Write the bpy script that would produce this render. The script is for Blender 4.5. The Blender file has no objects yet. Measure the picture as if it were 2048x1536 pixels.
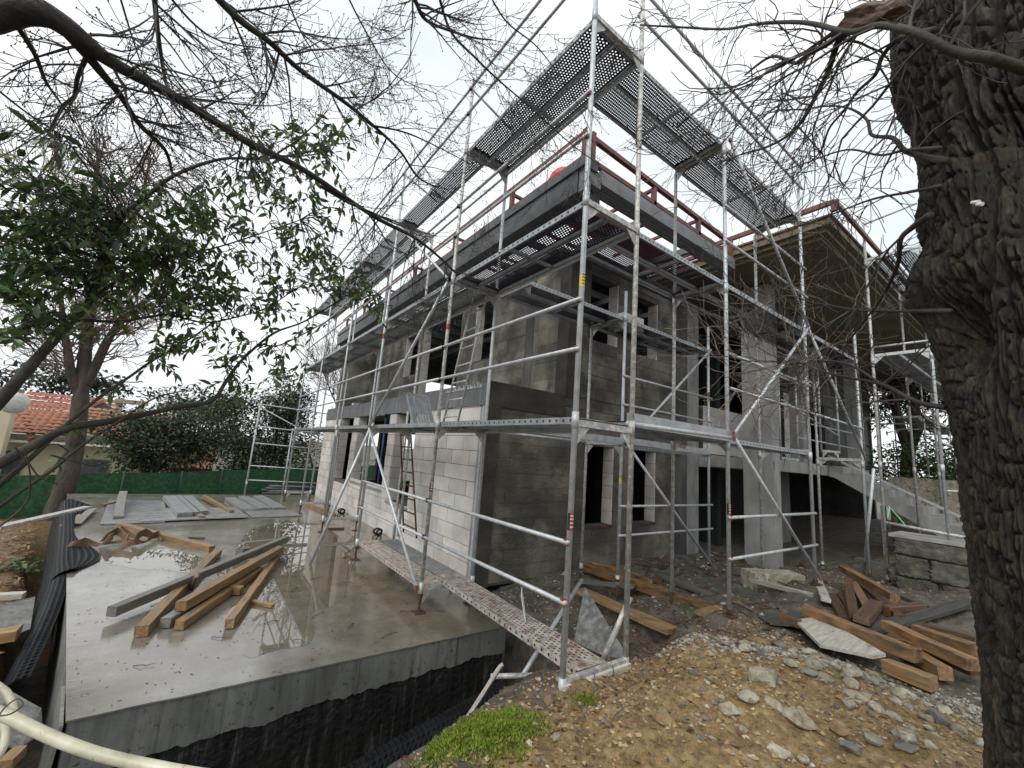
import bpy, bmesh, math, random
import numpy as np
from mathutils import Vector, Matrix, noise, Euler
random.seed(7); rng = np.random.default_rng(7)
S = bpy.context.scene; C = S.collection; rad = math.radians

# ---------------------------------------------------------------- camera
cam = bpy.data.cameras.new('camera'); cam.sensor_width = 36; cam.lens = 14.746
cam.clip_start = .05; cam.clip_end = 3000
co = bpy.data.objects.new('camera', cam); C.objects.link(co)
Rm = Matrix(((0.801065, -0.158556, -0.577196), (-0.593965, -0.091079, -0.799318), (0.074166, 0.98314, -0.167137)))
CAM = Vector((-2.4625, -2.4836, 1.6464))
co.matrix_world = Matrix.Translation(CAM) @ Rm.to_4x4()
S.camera = co

# ---------------------------------------------------------------- sky, sun, exposure
SUN_EL, SUN_AZ = rad(42), rad(252)
W = bpy.data.worlds.new('World'); S.world = W; W.use_nodes = True
nt = W.node_tree; nt.nodes.clear()
def wn(t): return nt.nodes.new(t)
out = wn('ShaderNodeOutputWorld'); bg = wn('ShaderNodeBackground'); bg.inputs['Strength'].default_value = .1
sky = wn('ShaderNodeTexSky'); sky.sky_type = 'NISHITA'; sky.sun_disc = False; sky.sun_elevation = SUN_EL; sky.sun_rotation = SUN_AZ
tc = wn('ShaderNodeTexCoord'); mp = wn('ShaderNodeMapping'); mp.inputs['Scale'].default_value = (1, 1, 2.2)
nz = wn('ShaderNodeTexNoise'); nz.inputs['Scale'].default_value = 1.7; nz.inputs['Detail'].default_value = 5; nz.inputs['Roughness'].default_value = .5
cr = wn('ShaderNodeValToRGB')
cr.color_ramp.elements[0].position = .30; cr.color_ramp.elements[0].color = (6.2, 6.8, 7.2, 1)
cr.color_ramp.elements[1].position = .62; cr.color_ramp.elements[1].color = (8.3, 8.5, 8.6, 1)
mx = wn('ShaderNodeMix'); mx.data_type = 'RGBA'; mx.inputs[0].default_value = .95
nt.links.new(tc.outputs['Generated'], mp.inputs['Vector']); nt.links.new(mp.outputs[0], nz.inputs['Vector'])
nt.links.new(nz.outputs['Fac'], cr.inputs[0])
nt.links.new(sky.outputs[0], mx.inputs[6]); nt.links.new(cr.outputs[0], mx.inputs[7])
nt.links.new(mx.outputs[2], bg.inputs['Color']); nt.links.new(bg.outputs[0], out.inputs['Surface'])
sl = bpy.data.lights.new('sun', 'SUN'); sl.energy = 1.5; sl.angle = rad(40); sl.color = (1, .97, .93)
so = bpy.data.objects.new('sun', sl); C.objects.link(so)
so.rotation_euler = (Vector((.75, .26, -.72))).to_track_quat('-Z', 'Y').to_euler(); so.location = (0, 0, 30)
S.view_settings.view_transform = 'Standard'; S.view_settings.look = 'None'
S.view_settings.exposure = .52; S.view_settings.gamma = 1; S.view_settings.use_curve_mapping = False

# ---------------------------------------------------------------- materials
class NT:
    def __init__(s, name):
        s.m = bpy.data.materials.new(name); s.m.use_nodes = True; s.t = s.m.node_tree
        s.b = s.t.nodes['Principled BSDF']; s.p = None
    def n(s, t, **kw):
        o = s.t.nodes.new(t)
        for k, v in kw.items(): setattr(o, k, v)
        return o
    def l(s, a, b): s.t.links.new(a, b)
    def pos(s, obj=False, scale=(1, 1, 1)):
        if obj: v = s.n('ShaderNodeTexCoord').outputs['Object']
        else: v = s.n('ShaderNodeNewGeometry').outputs['Position']
        mp = s.n('ShaderNodeMapping'); mp.inputs['Scale'].default_value = scale
        s.l(v, mp.inputs[0]); return mp.outputs[0]
    def noise(s, v, sc, det=4, ro=.55):
        o = s.n('ShaderNodeTexNoise'); o.inputs['Scale'].default_value = sc; o.inputs['Detail'].default_value = det
        o.inputs['Roughness'].default_value = ro; s.l(v, o.inputs['Vector']); return o.outputs['Fac']
    def ramp(s, f, stops):
        o = s.n('ShaderNodeValToRGB'); e = o.color_ramp.elements
        while len(e) < len(stops): e.new(.5)
        for i, (p, c) in enumerate(stops):
            e[i].position = p; e[i].color = (*(c if isinstance(c, (tuple, list)) else (c, c, c)), 1)
        s.l(f, o.inputs[0]); return o.outputs[0]
    def mix(s, f, a, b, mode='MIX'):
        o = s.n('ShaderNodeMix'); o.data_type = 'RGBA'; o.blend_type = mode
        if isinstance(f, (int, float)): o.inputs[0].default_value = f
        else: s.l(f, o.inputs[0])
        for i, c in ((6, a), (7, b)):
            if isinstance(c, tuple): o.inputs[i].default_value = (*c, 1)
            else: s.l(c, o.inputs[i])
        return o.outputs[2]
    def bump(s, h, st=.4, d=.01):
        o = s.n('ShaderNodeBump'); o.inputs['Strength'].default_value = st; o.inputs['Distance'].default_value = d
        if s.p: s.l(s.p, o.inputs['Normal'])
        s.l(h, o.inputs['Height']); s.p = o.outputs[0]; s.l(s.p, s.b.inputs['Normal'])
    def col(s, c):
        if isinstance(c, tuple): s.b.inputs['Base Color'].default_value = (*c, 1)
        else: s.l(c, s.b.inputs['Base Color'])
    def rough(s, r):
        if isinstance(r, (int, float)): s.b.inputs['Roughness'].default_value = r
        else: s.l(r, s.b.inputs['Roughness'])
    def metal(s, r):
        if isinstance(r, (int, float)): s.b.inputs['Metallic'].default_value = r
        else: s.l(r, s.b.inputs['Metallic'])

def mat(name, stops, sc=3, det=6, rough=.8, bump=.3, bsc=30, bd=.01, metal=0, obj=False, scale=(1, 1, 1), rnd=0, spots=None, spec=.5):
    k = NT(name); v = k.pos(obj, scale)
    c = k.ramp(k.noise(v, sc, det), stops)
    if rnd:
        oi = k.n('ShaderNodeObjectInfo')
        r = k.ramp(oi.outputs['Random'], [(0, 1 - rnd), (1, 1 + rnd)]); c = k.mix(1.0, c, r, 'MULTIPLY')
    if spots:
        f = k.ramp(k.noise(v, spots[1], 5, .65), [(spots[2], 0.0), (spots[3], 1.0)]); c = k.mix(f, c, spots[0])
    k.col(c); k.rough(rough); k.metal(metal); k.b.inputs['Specular IOR Level'].default_value = spec
    if bump: k.bump(k.noise(v, bsc, 6, .6), bump, bd)
    return k.m
M = {}
def g(a): return (a, a, a)
M['steel'] = mat('galvanised_steel', [(.3, (.36, .385, .40)), (.7, (.56, .58, .59))], 14, 5, .5, .1, 60, .002, .35, spots=((.62, .60, .57), 26, .60, .68))
M['steel_dirty'] = mat('mortar_splashed_steel', [(.3, (.27, .27, .265)), (.7, (.46, .455, .44))], 14, 5, .55, .3, 60, .003, .3, spots=((.60, .58, .53), 22, .50, .60))
M['rust'] = mat('rusty_steel', [(.3, (.05, .025, .015)), (.7, (.13, .07, .045))], 20, 5, .7, .3, 60, .003, .3)
M['red_clip'] = mat('red_painted_clip', [(.3, (.16, .022, .02)), (.6, (.30, .05, .045)), (.75, (.30, .24, .22))], 20, 3, .5, 0)
M['deck'] = mat('shade_tinted_deck_steel', [(.3, (.026, .021, .042)), (.7, (.058, .049, .084))], 10, 5, .6, .2, 50, .003, .3)  # underside shade and violet lens fringing are put into this steel colour
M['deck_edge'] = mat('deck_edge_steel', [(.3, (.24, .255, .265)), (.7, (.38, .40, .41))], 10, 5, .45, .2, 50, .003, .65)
M['deck_mortar'] = mat('mortar_covered_deck', [(.33, (.17, .10, .085)), (.43, (.28, .22, .19)), (.58, (.43, .39, .345)), (.78, (.55, .52, .47))], 15, 10, .8, .8, 70, .008, 0)
M['deck_side'] = mat('mortar_crusted_deck_side', [(.35, (.20, .17, .15)), (.6, (.46, .43, .39))], 18, 6, .8, .5, 60, .006)
M['red_paint'] = mat('red_oxide_primer', [(.3, (.085, .030, .022)), (.7, (.175, .055, .04))], 6, 5, .55, .1, 40, .003)
M['fascia'] = mat('dark_grey_fascia', [(.3, (.045, .048, .052)), (.7, (.10, .104, .108))], 4, 5, .5, .2, 30, .004)
M['fascia_light'] = mat('grey_steel_beam', [(.3, (.15, .165, .175)), (.7, (.25, .265, .28))], 4, 5, .5, .1, 30, .004, .2)
M['concrete'] = mat('cast_concrete', [(.3, (.17, .17, .165)), (.5, (.25, .25, .24)), (.7, (.34, .34, .325))], 3.5, 8, .75, .35, 22, .01, scale=(1, 1, .45))
M['concrete_dark'] = mat('stained_concrete', [(.3, (.032, .032, .031)), (.55, (.08, .08, .077)), (.75, (.16, .16, .152))], 1.6, 8, .7, .4, 22, .01, scale=(1, 1, .5))
M['beam_grey'] = mat('grey_formed_beam', [(.3, (.085, .09, .097)), (.55, (.14, .147, .155)), (.75, (.22, .228, .235))], 2.2, 8, .6, .3, 22, .01, scale=(1, 6, .4), spots=((.33, .34, .34), 3.0, .62, .74))
M['plaster_rough'] = mat('rough_cast_render', [(.3, (.035, .033, .028)), (.6, (.075, .07, .058)), (.8, (.14, .13, .105))], 3, 8, .9, 1.0, 40, .06)
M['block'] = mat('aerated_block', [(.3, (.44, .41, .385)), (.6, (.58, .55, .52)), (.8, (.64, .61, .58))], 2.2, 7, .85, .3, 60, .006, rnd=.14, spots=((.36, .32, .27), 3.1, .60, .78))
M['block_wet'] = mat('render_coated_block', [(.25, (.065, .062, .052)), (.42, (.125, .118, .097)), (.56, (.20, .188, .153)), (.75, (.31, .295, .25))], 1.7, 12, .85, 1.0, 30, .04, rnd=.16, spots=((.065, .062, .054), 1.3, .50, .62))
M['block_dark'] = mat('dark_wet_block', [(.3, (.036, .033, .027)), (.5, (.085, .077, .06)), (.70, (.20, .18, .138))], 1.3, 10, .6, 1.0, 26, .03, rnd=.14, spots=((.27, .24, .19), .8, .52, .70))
M['mortar'] = mat('joint_mortar', [(.3, (.07, .065, .055)), (.7, (.12, .11, .10))], 10, 4, .9, .2)
M['void'] = mat('shade_black_interior', [(.3, (.014, .015, .017)), (.7, (.03, .031, .034))], 3, 4, .9, 0)  # near-black colour puts the shade of the interior into its walls
M['foam'] = mat('yellow_expanding_foam', [(.3, (.55, .48, .30)), (.7, (.68, .62, .45))], 20, 4, .8, .5, 50, .01)
M['soffit'] = mat('olive_tan_soffit', [(.3, (.11, .09, .05)), (.7, (.175, .15, .088))], 1.5, 5, .7, .1, 20, .005)
def wood(name, a, b, rough=.55, grime=None):
    k = NT(name); v = k.pos(True, (1.2, 14, 14)); n = k.noise(v, 2.2, 8, .65)
    c = k.ramp(n, [(.3, a), (.7, b)])
    oi = k.n('ShaderNodeObjectInfo'); c = k.mix(1.0, c, k.ramp(oi.outputs['Random'], [(0, .72), (1, 1.25)]), 'MULTIPLY')
    if grime:
        v2 = k.pos(True, (1.3, 5, 5)); f = k.ramp(k.noise(v2, 2.5, 7, .7), [(grime[1], 0.0), (grime[2], 1.0)]); c = k.mix(f, c, grime[0])
    f = k.ramp(k.noise(k.pos(), 38, 5, .7), [(.63, 0.0), (.70, .75)]); c = k.mix(f, c, (.27, .265, .25))
    k.col(c); k.rough(rough); k.bump(n, .5, .008); return k.m
M['wood_orange'] = wood('wet_orange_timber', (.13, .068, .030), (.36, .205, .088), .5, ((.06, .048, .036), .46, .64))
M['wood_tan'] = wood('wet_tan_timber', (.16, .09, .038), (.38, .235, .105), .5, ((.115, .112, .095), .52, .66))
M['wood_grey'] = wood('weathered_grey_timber', (.09, .09, .08), (.21, .205, .18), .5, ((.26, .15, .07), .62, .76))
M['wood_brown'] = wood('dark_brown_timber', (.045, .025, .014), (.13, .07, .036), .5, ((.30, .27, .23), .66, .80))
M['wood_white'] = wood('whitened_timber', (.30, .27, .23), (.55, .52, .47), .7, ((.12, .08, .05), .58, .72))
M['wood_black'] = wood('blackened_board', (.022, .021, .018), (.07, .066, .055), .55, ((.13, .12, .09), .62, .8))
M['ply'] = wood('wet_plywood', (.15, .155, .15), (.34, .345, .34), .22, ((.09, .085, .075), .52, .68))
M['ply_dark'] = wood('dark_plywood', (.045, .045, .04), (.10, .10, .09), .45)
M['paver'] = mat('grey_paver', [(.3, (.15, .155, .155)), (.7, (.27, .275, .275))], 8, 5, .4, .3, 60, .004)
M['strap'] = mat('brown_webbing', [(.3, (.10, .06, .03)), (.7, (.19, .12, .065))], 12, 4, .75, .2, 80, .003)
M['pipe_white'] = mat('dirty_white_plastic_pipe', [(.3, (.36, .33, .23)), (.5, (.54, .51, .38)), (.75, (.66, .64, .52))], 9, 9, .42, .15, 40, .003, spots=((.22, .19, .12), 38, .63, .68))
M['pipe_grey'] = mat('grey_plastic_pipe', [(.3, (.10, .105, .11)), (.7, (.20, .205, .21))], 5, 4, .5, 0)
M['dimple'] = mat('black_dimple_membrane', [(.3, (.007, .007, .008)), (.7, (.016, .017, .019))], 8, 4, .5, .1, 40, .003, spec=.2)
M['felt'] = mat('grey_felt_sheet', [(.3, (.07, .07, .067)), (.5, (.14, .14, .133)), (.7, (.25, .25, .235))], 16, 8, .85, .4, 60, .004)
M['tarp'] = mat('wrinkled_grey_sheet', [(.3, (.08, .078, .072)), (.7, (.22, .215, .20))], 5, 7, .5, .9, 9, .05)
M['stone_grey'] = mat('slate_stone', [(.3, (.07, .068, .064)), (.7, (.185, .18, .17))], 12, 6, .6, .5, 30, .01, rnd=.3)
M['stone_pale'] = mat('pale_limestone', [(.3, (.20, .175, .125)), (.55, (.34, .31, .235)), (.75, (.48, .455, .37))], 9, 8, .8, .7, 26, .02, rnd=.2, spots=((.13, .09, .045), 14, .52, .66))
M['stone_brown'] = mat('ochre_stone', [(.3, (.15, .09, .04)), (.7, (.33, .22, .11))], 12, 6, .75, .6, 30, .01, rnd=.25)
M['stone_pink'] = mat('pink_rubble', [(.3, (.42, .27, .26)), (.7, (.60, .45, .43))], 10, 6, .8, .5, 30, .01, rnd=.2)
M['wall_stone'] = mat('rough_masonry_stone', [(.25, (.03, .027, .022)), (.5, (.07, .064, .053)), (.75, (.15, .138, .113))], 7, 9, .8, .9, 15, .04, rnd=.25, spots=((.11, .10, .035), 8, .56, .70))
M['green_net'] = mat('green_screen_fabric', [(.3, (.012, .05, .020)), (.5, (.022, .088, .033)), (.7, (.048, .155, .068))], 11, 11, .75, .6, 55, .02)
M['green_post'] = mat('dark_green_post', [(.3, (.004, .035, .022)), (.7, (.008, .06, .035))], 8, 3, .5, 0)
M['tile'] = mat('terracotta_tile', [(.3, (.22, .085, .045)), (.6, (.36, .155, .085)), (.8, (.46, .24, .14))], 3, 6, .75, .3, 20, .02, rnd=.2)
M['tile_far'] = mat('weathered_roof_tile', [(.3, (.22, .075, .05)), (.7, (.34, .13, .085))], 3, 6, .8, .2, 20, .02)
M['cream'] = mat('cream_house_wall', [(.3, (.50, .44, .29)), (.7, (.60, .54, .38))], 1.5, 5, .85, .1)
M['white'] = mat('white_paint', [(.3, (.62, .62, .60)), (.7, (.75, .75, .73))], 4, 4, .6, .1)
M['grey_roof'] = mat('grey_slate_gable', [(.3, (.09, .08, .07)), (.7, (.17, .155, .135))], 3, 6, .8, .3)
M['glass'] = mat('dim_window_glass', [(.3, (.05, .065, .07)), (.7, (.09, .105, .11))], 2, 3, .1, 0)
M['red_bag'] = mat('red_plastic', [(.3, (.55, .03, .04)), (.7, (.68, .06, .06))], 8, 3, .45, .2, 20, .01)
M['red_tarp'] = mat('red_roof_sheet', [(.3, (.42, .05, .04)), (.7, (.58, .10, .06))], 3, 4, .5, .1)
M['blue'] = mat('blue_prop_paint', [(.3, (.01, .03, .10)), (.7, (.02, .055, .18))], 8, 3, .5, 0)
M['yellow'] = mat('yellow_sticker', [(.3, (.55, .45, .03)), (.7, (.65, .55, .06))], 20, 3, .5, 0)
M['black'] = mat('black_print', [(.3, (.01, .01, .01)), (.7, (.02, .02, .02))], 20, 2, .5, 0)
M['cord_green'] = mat('mint_green_cord', [(.3, (.18, .62, .32)), (.7, (.25, .75, .42))], 20, 2, .5, 0)
M['wire'] = mat('thin_dark_wire', [(.3, (.03, .028, .025)), (.7, (.07, .065, .06))], 20, 2, .5, 0)
M['bark'] = None
M['limb'] = mat('wet_limb_bark', [(.3, (.016, .014, .010)), (.55, (.036, .032, .022)), (.75, (.065, .06, .038))], 9, 8, .75, .8, 35, .012)
M['twig'] = mat('dark_twig_bark', [(.3, (.03, .025, .022)), (.7, (.065, .055, .048))], 12, 3, .8, 0)
M['twig_pale'] = mat('pale_twig_bark', [(.3, (.16, .12, .09)), (.7, (.30, .24, .19))], 7, 3, .8, 0)
M['twig_red'] = mat('reddish_twig_bark', [(.3, (.10, .065, .05)), (.7, (.17, .12, .095))], 7, 3, .8, 0)
M['trunk_far'] = mat('grey_brown_bark', [(.3, (.035, .026, .022)), (.6, (.075, .058, .048)), (.8, (.13, .105, .085))], 4, 9, .9, .9, 14, .06, scale=(1, 1, .35))
def leafmat(name, stops, rough=.35, sheen=None):
    k = NT(name); geo = k.n('ShaderNodeNewGeometry')
    c = k.ramp(geo.outputs['Random Per Island'], stops); k.col(c); k.rough(rough)
    tr = k.n('ShaderNodeBsdfTranslucent'); k.l(c, tr.inputs['Color']); ms = k.n('ShaderNodeMixShader'); ms.inputs[0].default_value = .25
    k.l(k.b.outputs[0], ms.inputs[1]); k.l(tr.outputs[0], ms.inputs[2])
    k.l(ms.outputs[0], k.t.nodes['Material Output'].inputs['Surface']); return k.m
M['leaf'] = leafmat('evergreen_leaf', [(0, (.036, .072, .030)), (.5, (.075, .135, .044)), (.85, (.12, .19, .055)), (1, (.21, .25, .05))], .26)
def leafobj(name, stops, rough=.3):
    k = NT(name); oi = k.n('ShaderNodeObjectInfo'); k.col(k.ramp(oi.outputs['Random'], stops)); k.rough(rough); return k.m
M['leaf_one'] = leafobj('single_evergreen_leaf', [(0, (.03, .06, .028)), (.5, (.06, .115, .04)), (.85, (.10, .17, .05)), (1, (.18, .22, .045))])
M['leaf_bush'] = leafmat('magnolia_leaf', [(0, (.022, .038, .018)), (.5, (.042, .066, .030)), (.85, (.07, .095, .045)), (1, (.10, .11, .06))], .5)
M['leaf_pine'] = leafmat('pine_needle', [(0, (.018, .030, .018)), (1, (.05, .065, .04))], .6)
M['leaf_hedge'] = leafmat('hedge_leaf', [(0, (.03, .07, .02)), (1, (.10, .17, .05))], .5)
M['litter'] = leafmat('dead_leaf', [(0, (.06, .03, .018)), (.4, (.15, .075, .035)), (.75, (.27, .15, .07)), (1, (.40, .28, .16))], .6)
M['chip'] = leafmat('bark_chip', [(0, (.10, .055, .022)), (.5, (.28, .16, .065)), (1, (.45, .32, .18))], .7)
M['gravel'] = leafmat('mixed_gravel', [(0, (.10, .10, .105)), (.16, (.20, .125, .05)), (.42, (.40, .27, .115)), (.66, (.52, .41, .24)), (.80, (.16, .165, .17)), (.9, (.30, .20, .09)), (1, (.60, .56, .47))], .7)
M['grit'] = leafmat('pale_grit', [(0, (.14, .125, .10)), (.45, (.30, .27, .22)), (1, (.50, .48, .43))], .75)
M['dirt_bit'] = leafmat('dark_crumb', [(0, (.03, .025, .02)), (.7, (.09, .07, .05)), (1, (.22, .2, .17))], .7)
M['moss'] = leafmat('bright_moss', [(0, (.04, .07, .006)), (.4, (.14, .22, .014)), (.8, (.28, .36, .035)), (1, (.42, .48, .08))], .7)

# ---------------------------------------------------------------- mesh helpers
ORI = {}
def org(o): return ORI.get(o.name, Vector((0, 0, 0))) if o else Vector((0, 0, 0))
def link(o, parent=None):
    C.objects.link(o)
    if parent: o.parent = parent; ORI[o.name] = org(parent)
    return o
def tag(o, label=None, cat=None, group=None, kind=None):
    if label: o['label'] = label
    if cat: o['category'] = cat
    if group: o['group'] = group
    if kind: o['kind'] = kind
    return o
def empty(name, loc, label, cat, group=None):
    o = bpy.data.objects.new(name, None); o.empty_display_size = .1; o.location = loc; C.objects.link(o)
    ORI[o.name] = Vector(loc); return tag(o, label, cat, group)
class MB:
    def __init__(s): s.v = []; s.f = []; s.n = 0; s.mi = []; s.cur = 0
    def add(s, vs, fs):
        vs = np.asarray(vs, float).reshape(-1, 3); s.v.append(vs)
        s.f += [tuple(i + s.n for i in f) for f in fs]; s.mi += [s.cur] * len(fs); s.n += len(vs); return s
    def box(s, lo, hi):
        (a, b, c), (d, e, f) = lo, hi
        return s.add([(a, b, c), (d, b, c), (d, e, c), (a, e, c), (a, b, f), (d, b, f), (d, e, f), (a, e, f)],
                     [(3, 2, 1, 0), (4, 5, 6, 7), (0, 1, 5, 4), (1, 2, 6, 5), (2, 3, 7, 6), (3, 0, 4, 7)])
    def bar(s, p, q, w, h, up=(0, 0, 1)):
        p, q = Vector(p), Vector(q); d = (q - p).normalized(); u = Vector(up)
        if abs(d.dot(u)) > .97: u = Vector((0, 1, 0))
        r = d.cross(u).normalized() * (w / 2); u = r.cross(d).normalized() * (h / 2)
        vs = []
        for a in (p, q): vs += [a - r - u, a + r - u, a + r + u, a - r + u]
        return s.add(vs, [(0, 1, 2, 3), (7, 6, 5, 4), (0, 4, 5, 1), (1, 5, 6, 2), (2, 6, 7, 3), (3, 7, 4, 0)])
    def tube(s, pts, r, n=8, cap=True):
        P = [Vector(p) for p in pts]; R = r if isinstance(r, (list, tuple, np.ndarray)) else [r] * len(P)
        vs = []; fs = []; ref = None
        for i, p in enumerate(P):
            d = (P[min(i + 1, len(P) - 1)] - P[max(i - 1, 0)])
            d = d.normalized() if d.length > 1e-9 else Vector((0, 0, 1))
            if ref is None: ref = d.orthogonal().normalized()
            ref = (ref - d * ref.dot(d)); ref = ref.normalized() if ref.length > 1e-6 else d.orthogonal().normalized()
            b = d.cross(ref)
            for k in range(n):
                a = 2 * math.pi * k / n; vs.append(p + (ref * math.cos(a) + b * math.sin(a)) * R[i])
        for i in range(len(P) - 1):
            for k in range(n):
                a, b2 = i * n + k, i * n + (k + 1) % n; fs.append((a, b2, b2 + n, a + n))
        if cap: fs.append(tuple(range(n - 1, -1, -1))); fs.append(tuple((len(P) - 1) * n + k for k in range(n)))
        return s.add(vs, fs)
    def poly_prism(s, pts, d):
        n = len(pts); P = [Vector(p) for p in pts]; d = Vector(d)
        return s.add(P + [p + d for p in P], [tuple(range(n)), tuple(range(2 * n - 1, n - 1, -1))] + [(i, i + n, (i + 1) % n + n, (i + 1) % n) for i in range(n)])
    def mesh(s, name, mats, off=Vector((0, 0, 0)), smooth=False):
        me = bpy.data.meshes.new(name); V = np.concatenate(s.v) - np.array(off)
        me.from_pydata(V.tolist(), [], s.f)
        for m in (mats if isinstance(mats, (list, tuple)) else [mats]): me.materials.append(m)
        if isinstance(mats, (list, tuple)) and len(mats) > 1: me.polygons.foreach_set('material_index', s.mi)
        if smooth: me.polygons.foreach_set('use_smooth', [True] * len(me.polygons))
        me.validate(); me.update(); return me
    def build(s, name, m, parent=None, smooth=False, fixn=False):
        me = s.mesh(name, m, org(parent), smooth)
        if fixn:
            b = bmesh.new(); b.from_mesh(me); bmesh.ops.recalc_face_normals(b, faces=b.faces); b.to_mesh(me); b.free()
        return link(bpy.data.objects.new(name, me), parent)
    def thing(s, name, m, label, cat, group=None, smooth=False, kind=None):
        V = np.concatenate(s.v); o0 = Vector((V[:, 0].mean(), V[:, 1].mean(), V[:, 2].min()))
        me = s.mesh(name, m, o0, smooth); o = bpy.data.objects.new(name, me); o.location = o0; C.objects.link(o); ORI[o.name] = o0
        return tag(o, label, cat, group, kind)
def inst(name, me, parent, loc, rot=(0, 0, 0), scale=(1, 1, 1)):
    o = bpy.data.objects.new(name, me); link(o, parent); o.location = Vector(loc) - org(parent)
    o.rotation_euler = rot; o.scale = scale; return o
def clone_tree(root, loc, label):
    """a copy of a thing with copies of its parts"""
    r = root.copy(); C.objects.link(r); r.location = loc; r['label'] = label; ORI[r.name] = Vector(loc)
    for ch in list(root.children):
        c = ch.copy(); C.objects.link(c); c.parent = r
    return r
def fn(x, y, z, s, o=4): return noise.fractal(Vector((x * s, y * s, z * s)), 1.0, 2.0, o)

# ---------------------------------------------------------------- ground
CP = np.array([  # x, y, z, reach
 (-2.5,-2.5,-.02,1.2),(-1.2,-1.2,.10,.7),(-.9,-.55,.08,.45),(-.45,-.45,.04,.4),(0,-.1,-.02,.35),(.7,-.05,-.03,.35),(.2,-.9,.16,.6),(.8,-.9,.22,.5),
 (1.3,-.55,.20,.5),(1.6,-.9,.20,.5),(2.0,-1.0,.14,.5),(1.2,-1.6,.17,.6),(1.8,-1.7,.08,.5),(.3,-2,.12,.8),(2.3,-.55,.02,.5),(2.9,-1.1,-.06,.6),(2.8,-1.8,-.08,.6),
 (1.3,.5,-.28,.45),(1.9,.7,-.33,.4),(1.6,1.2,-.40,.5),(2.2,.15,-.05,.4),(2.67,.05,.03,.4),(2.67,.85,-.08,.5),(3.5,.3,.02,.6),(1.2,2.4,-.31,.5),(2.4,2.0,-.31,.6),(3,3,-.3,.7),
 (4.2,1.2,-.12,.8),(5.2,.1,.08,.5),(5.2,1.0,-.1,.6),(4.6,-.6,.0,.7),(6.3,1.5,-.22,.8),(5.5,2.6,-.26,1),(8,2.5,-.3,1.5),(11,2.5,-.3,2),(8,0,-.12,1),(6.6,-1.2,.0,.8),(5.0,-1.6,-.02,.8),
 (9,-2,.2,1.5),(12,-3,.6,3),(20,-5,1.0,6),(15,3,-.2,3),(25,10,0,8),
 (-3.6,1.0,-.45,.8),(-3.4,2.2,-.55,.7),(-4.0,4,-.6,.9),(-4.6,6,-.66,1.2),(-5.3,9,-.75,1.5),(-6.5,13,-.95,2),(-8,10,-.9,3),(-5,16,-1.1,2),(0,17,-.9,3),(5,18,-.8,3),
 (-12,20,-1.2,6),(0,30,-1.3,8),(12,25,-.8,8),(30,40,-1,20),(-30,30,-1.5,20),(-8,-4,-.1,4),(0,-8,.1,4),(10,-12,.6,6),(-6,0,-.4,1.5)])
def ground_z(x, y):
    x = np.asarray(x, float); y = np.asarray(y, float)
    num = np.zeros_like(x); den = np.zeros_like(x)
    for a, b, c, r in CP:
        w = 1 / (1e-3 + ((x - a) ** 2 + (y - b) ** 2) / (r * r)) ** 2; num += w * c; den += w
    z = num / den
    def inside(x0, x1, y0, y1, e):
        sx = np.clip((x - x0) / e, 0, 1) * np.clip((x1 - x) / e, 0, 1); sy = np.clip((y - y0) / e, 0, 1) * np.clip((y1 - y) / e, 0, 1); return sx * sy
    yl = .35 + .30 * np.clip((x + .9) / -.6, 0, 1) * 0
    near = np.interp(x, [-3, -2.2, -1.4, -.9, -.2, .5, 1.1], [.6, .35, .05, .1, .45, .6, .75])
    t = np.clip((y - near) / .28, 0, 1) * np.clip((1.95 - y) / .05, 0, 1) * np.clip((x + 3.1) / .3, 0, 1) * np.clip((1.35 - x) / .35, 0, 1)
    z = z * (1 - t) + -1.32 * t                                  # trench in front of the slab
    sx = np.interp(y, [1.7, 13.5], [-2.87, -5.0])
    t2 = np.clip((x - (sx - .42)) / .16, 0, 1) * np.clip((sx + .6 - x) / .3, 0, 1) * np.clip((y - 1.4) / .3, 0, 1) * np.clip((13.6 - y) / .4, 0, 1)
    z = z * (1 - t2) + -1.3 * t2                                 # gap along its left side
    under = np.clip((x - sx - .12) / .1, 0, 1) * np.clip((y - 1.9) / .08, 0, 1) * np.clip((13.4 - y) / .1, 0, 1) * np.clip((1.15 - x) / .1, 0, 1)
    return z * (1 - under) + np.minimum(z, -.9) * under
def axis(a, b, st, far):
    c = list(np.arange(a, b + 1e-6, st)); s = st
    lo, hi = [], []
    p = a
    while p > -far: s = s * 1.16; p -= s; lo.append(p)
    p = b; s = st
    while p < far: s = s * 1.16; p += s; hi.append(p)
    return np.array(lo[::-1] + c + hi)
def rough_z(x, y): return .040 * fn(x, y, 0, 2.3, 5) + .022 * fn(x, y, 5, 7, 4) + .010 * fn(x, y, 9, 21, 2)
gx, gy = axis(-4.2, 5.4, .032, 900), axis(-2.4, 3.2, .032, 900)
GX, GY = np.meshgrid(gx, gy); GZ = ground_z(GX, GY)
near = (np.abs(GX - .5) < 9) & (np.abs(GY) < 9)
ii = np.argwhere(near)
for i, j in ii:
    x, y = GX[i, j], GY[i, j]
    GZ[i, j] += rough_z(x, y)
nv = len(gx); 
fs = [(r * nv + c, r * nv + c + 1, (r + 1) * nv + c + 1, (r + 1) * nv + c) for r in range(len(gy) - 1) for c in range(nv - 1)]
k = NT('damp_soil'); v = k.pos()
mud = k.ramp(k.noise(v, 5, 10, .65), [(.3, (.055, .045, .034)), (.5, (.11, .094, .072)), (.72, (.20, .18, .15))])
och = k.ramp(k.noise(v, 16, 11, .75), [(.30, (.07, .042, .020)), (.43, (.20, .128, .053)), (.56, (.34, .235, .105)), (.70, (.48, .385, .235))])
sep = k.n('ShaderNodeSeparateXYZ'); k.l(k.n('ShaderNodeNewGeometry').outputs['Position'], sep.inputs[0])
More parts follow.
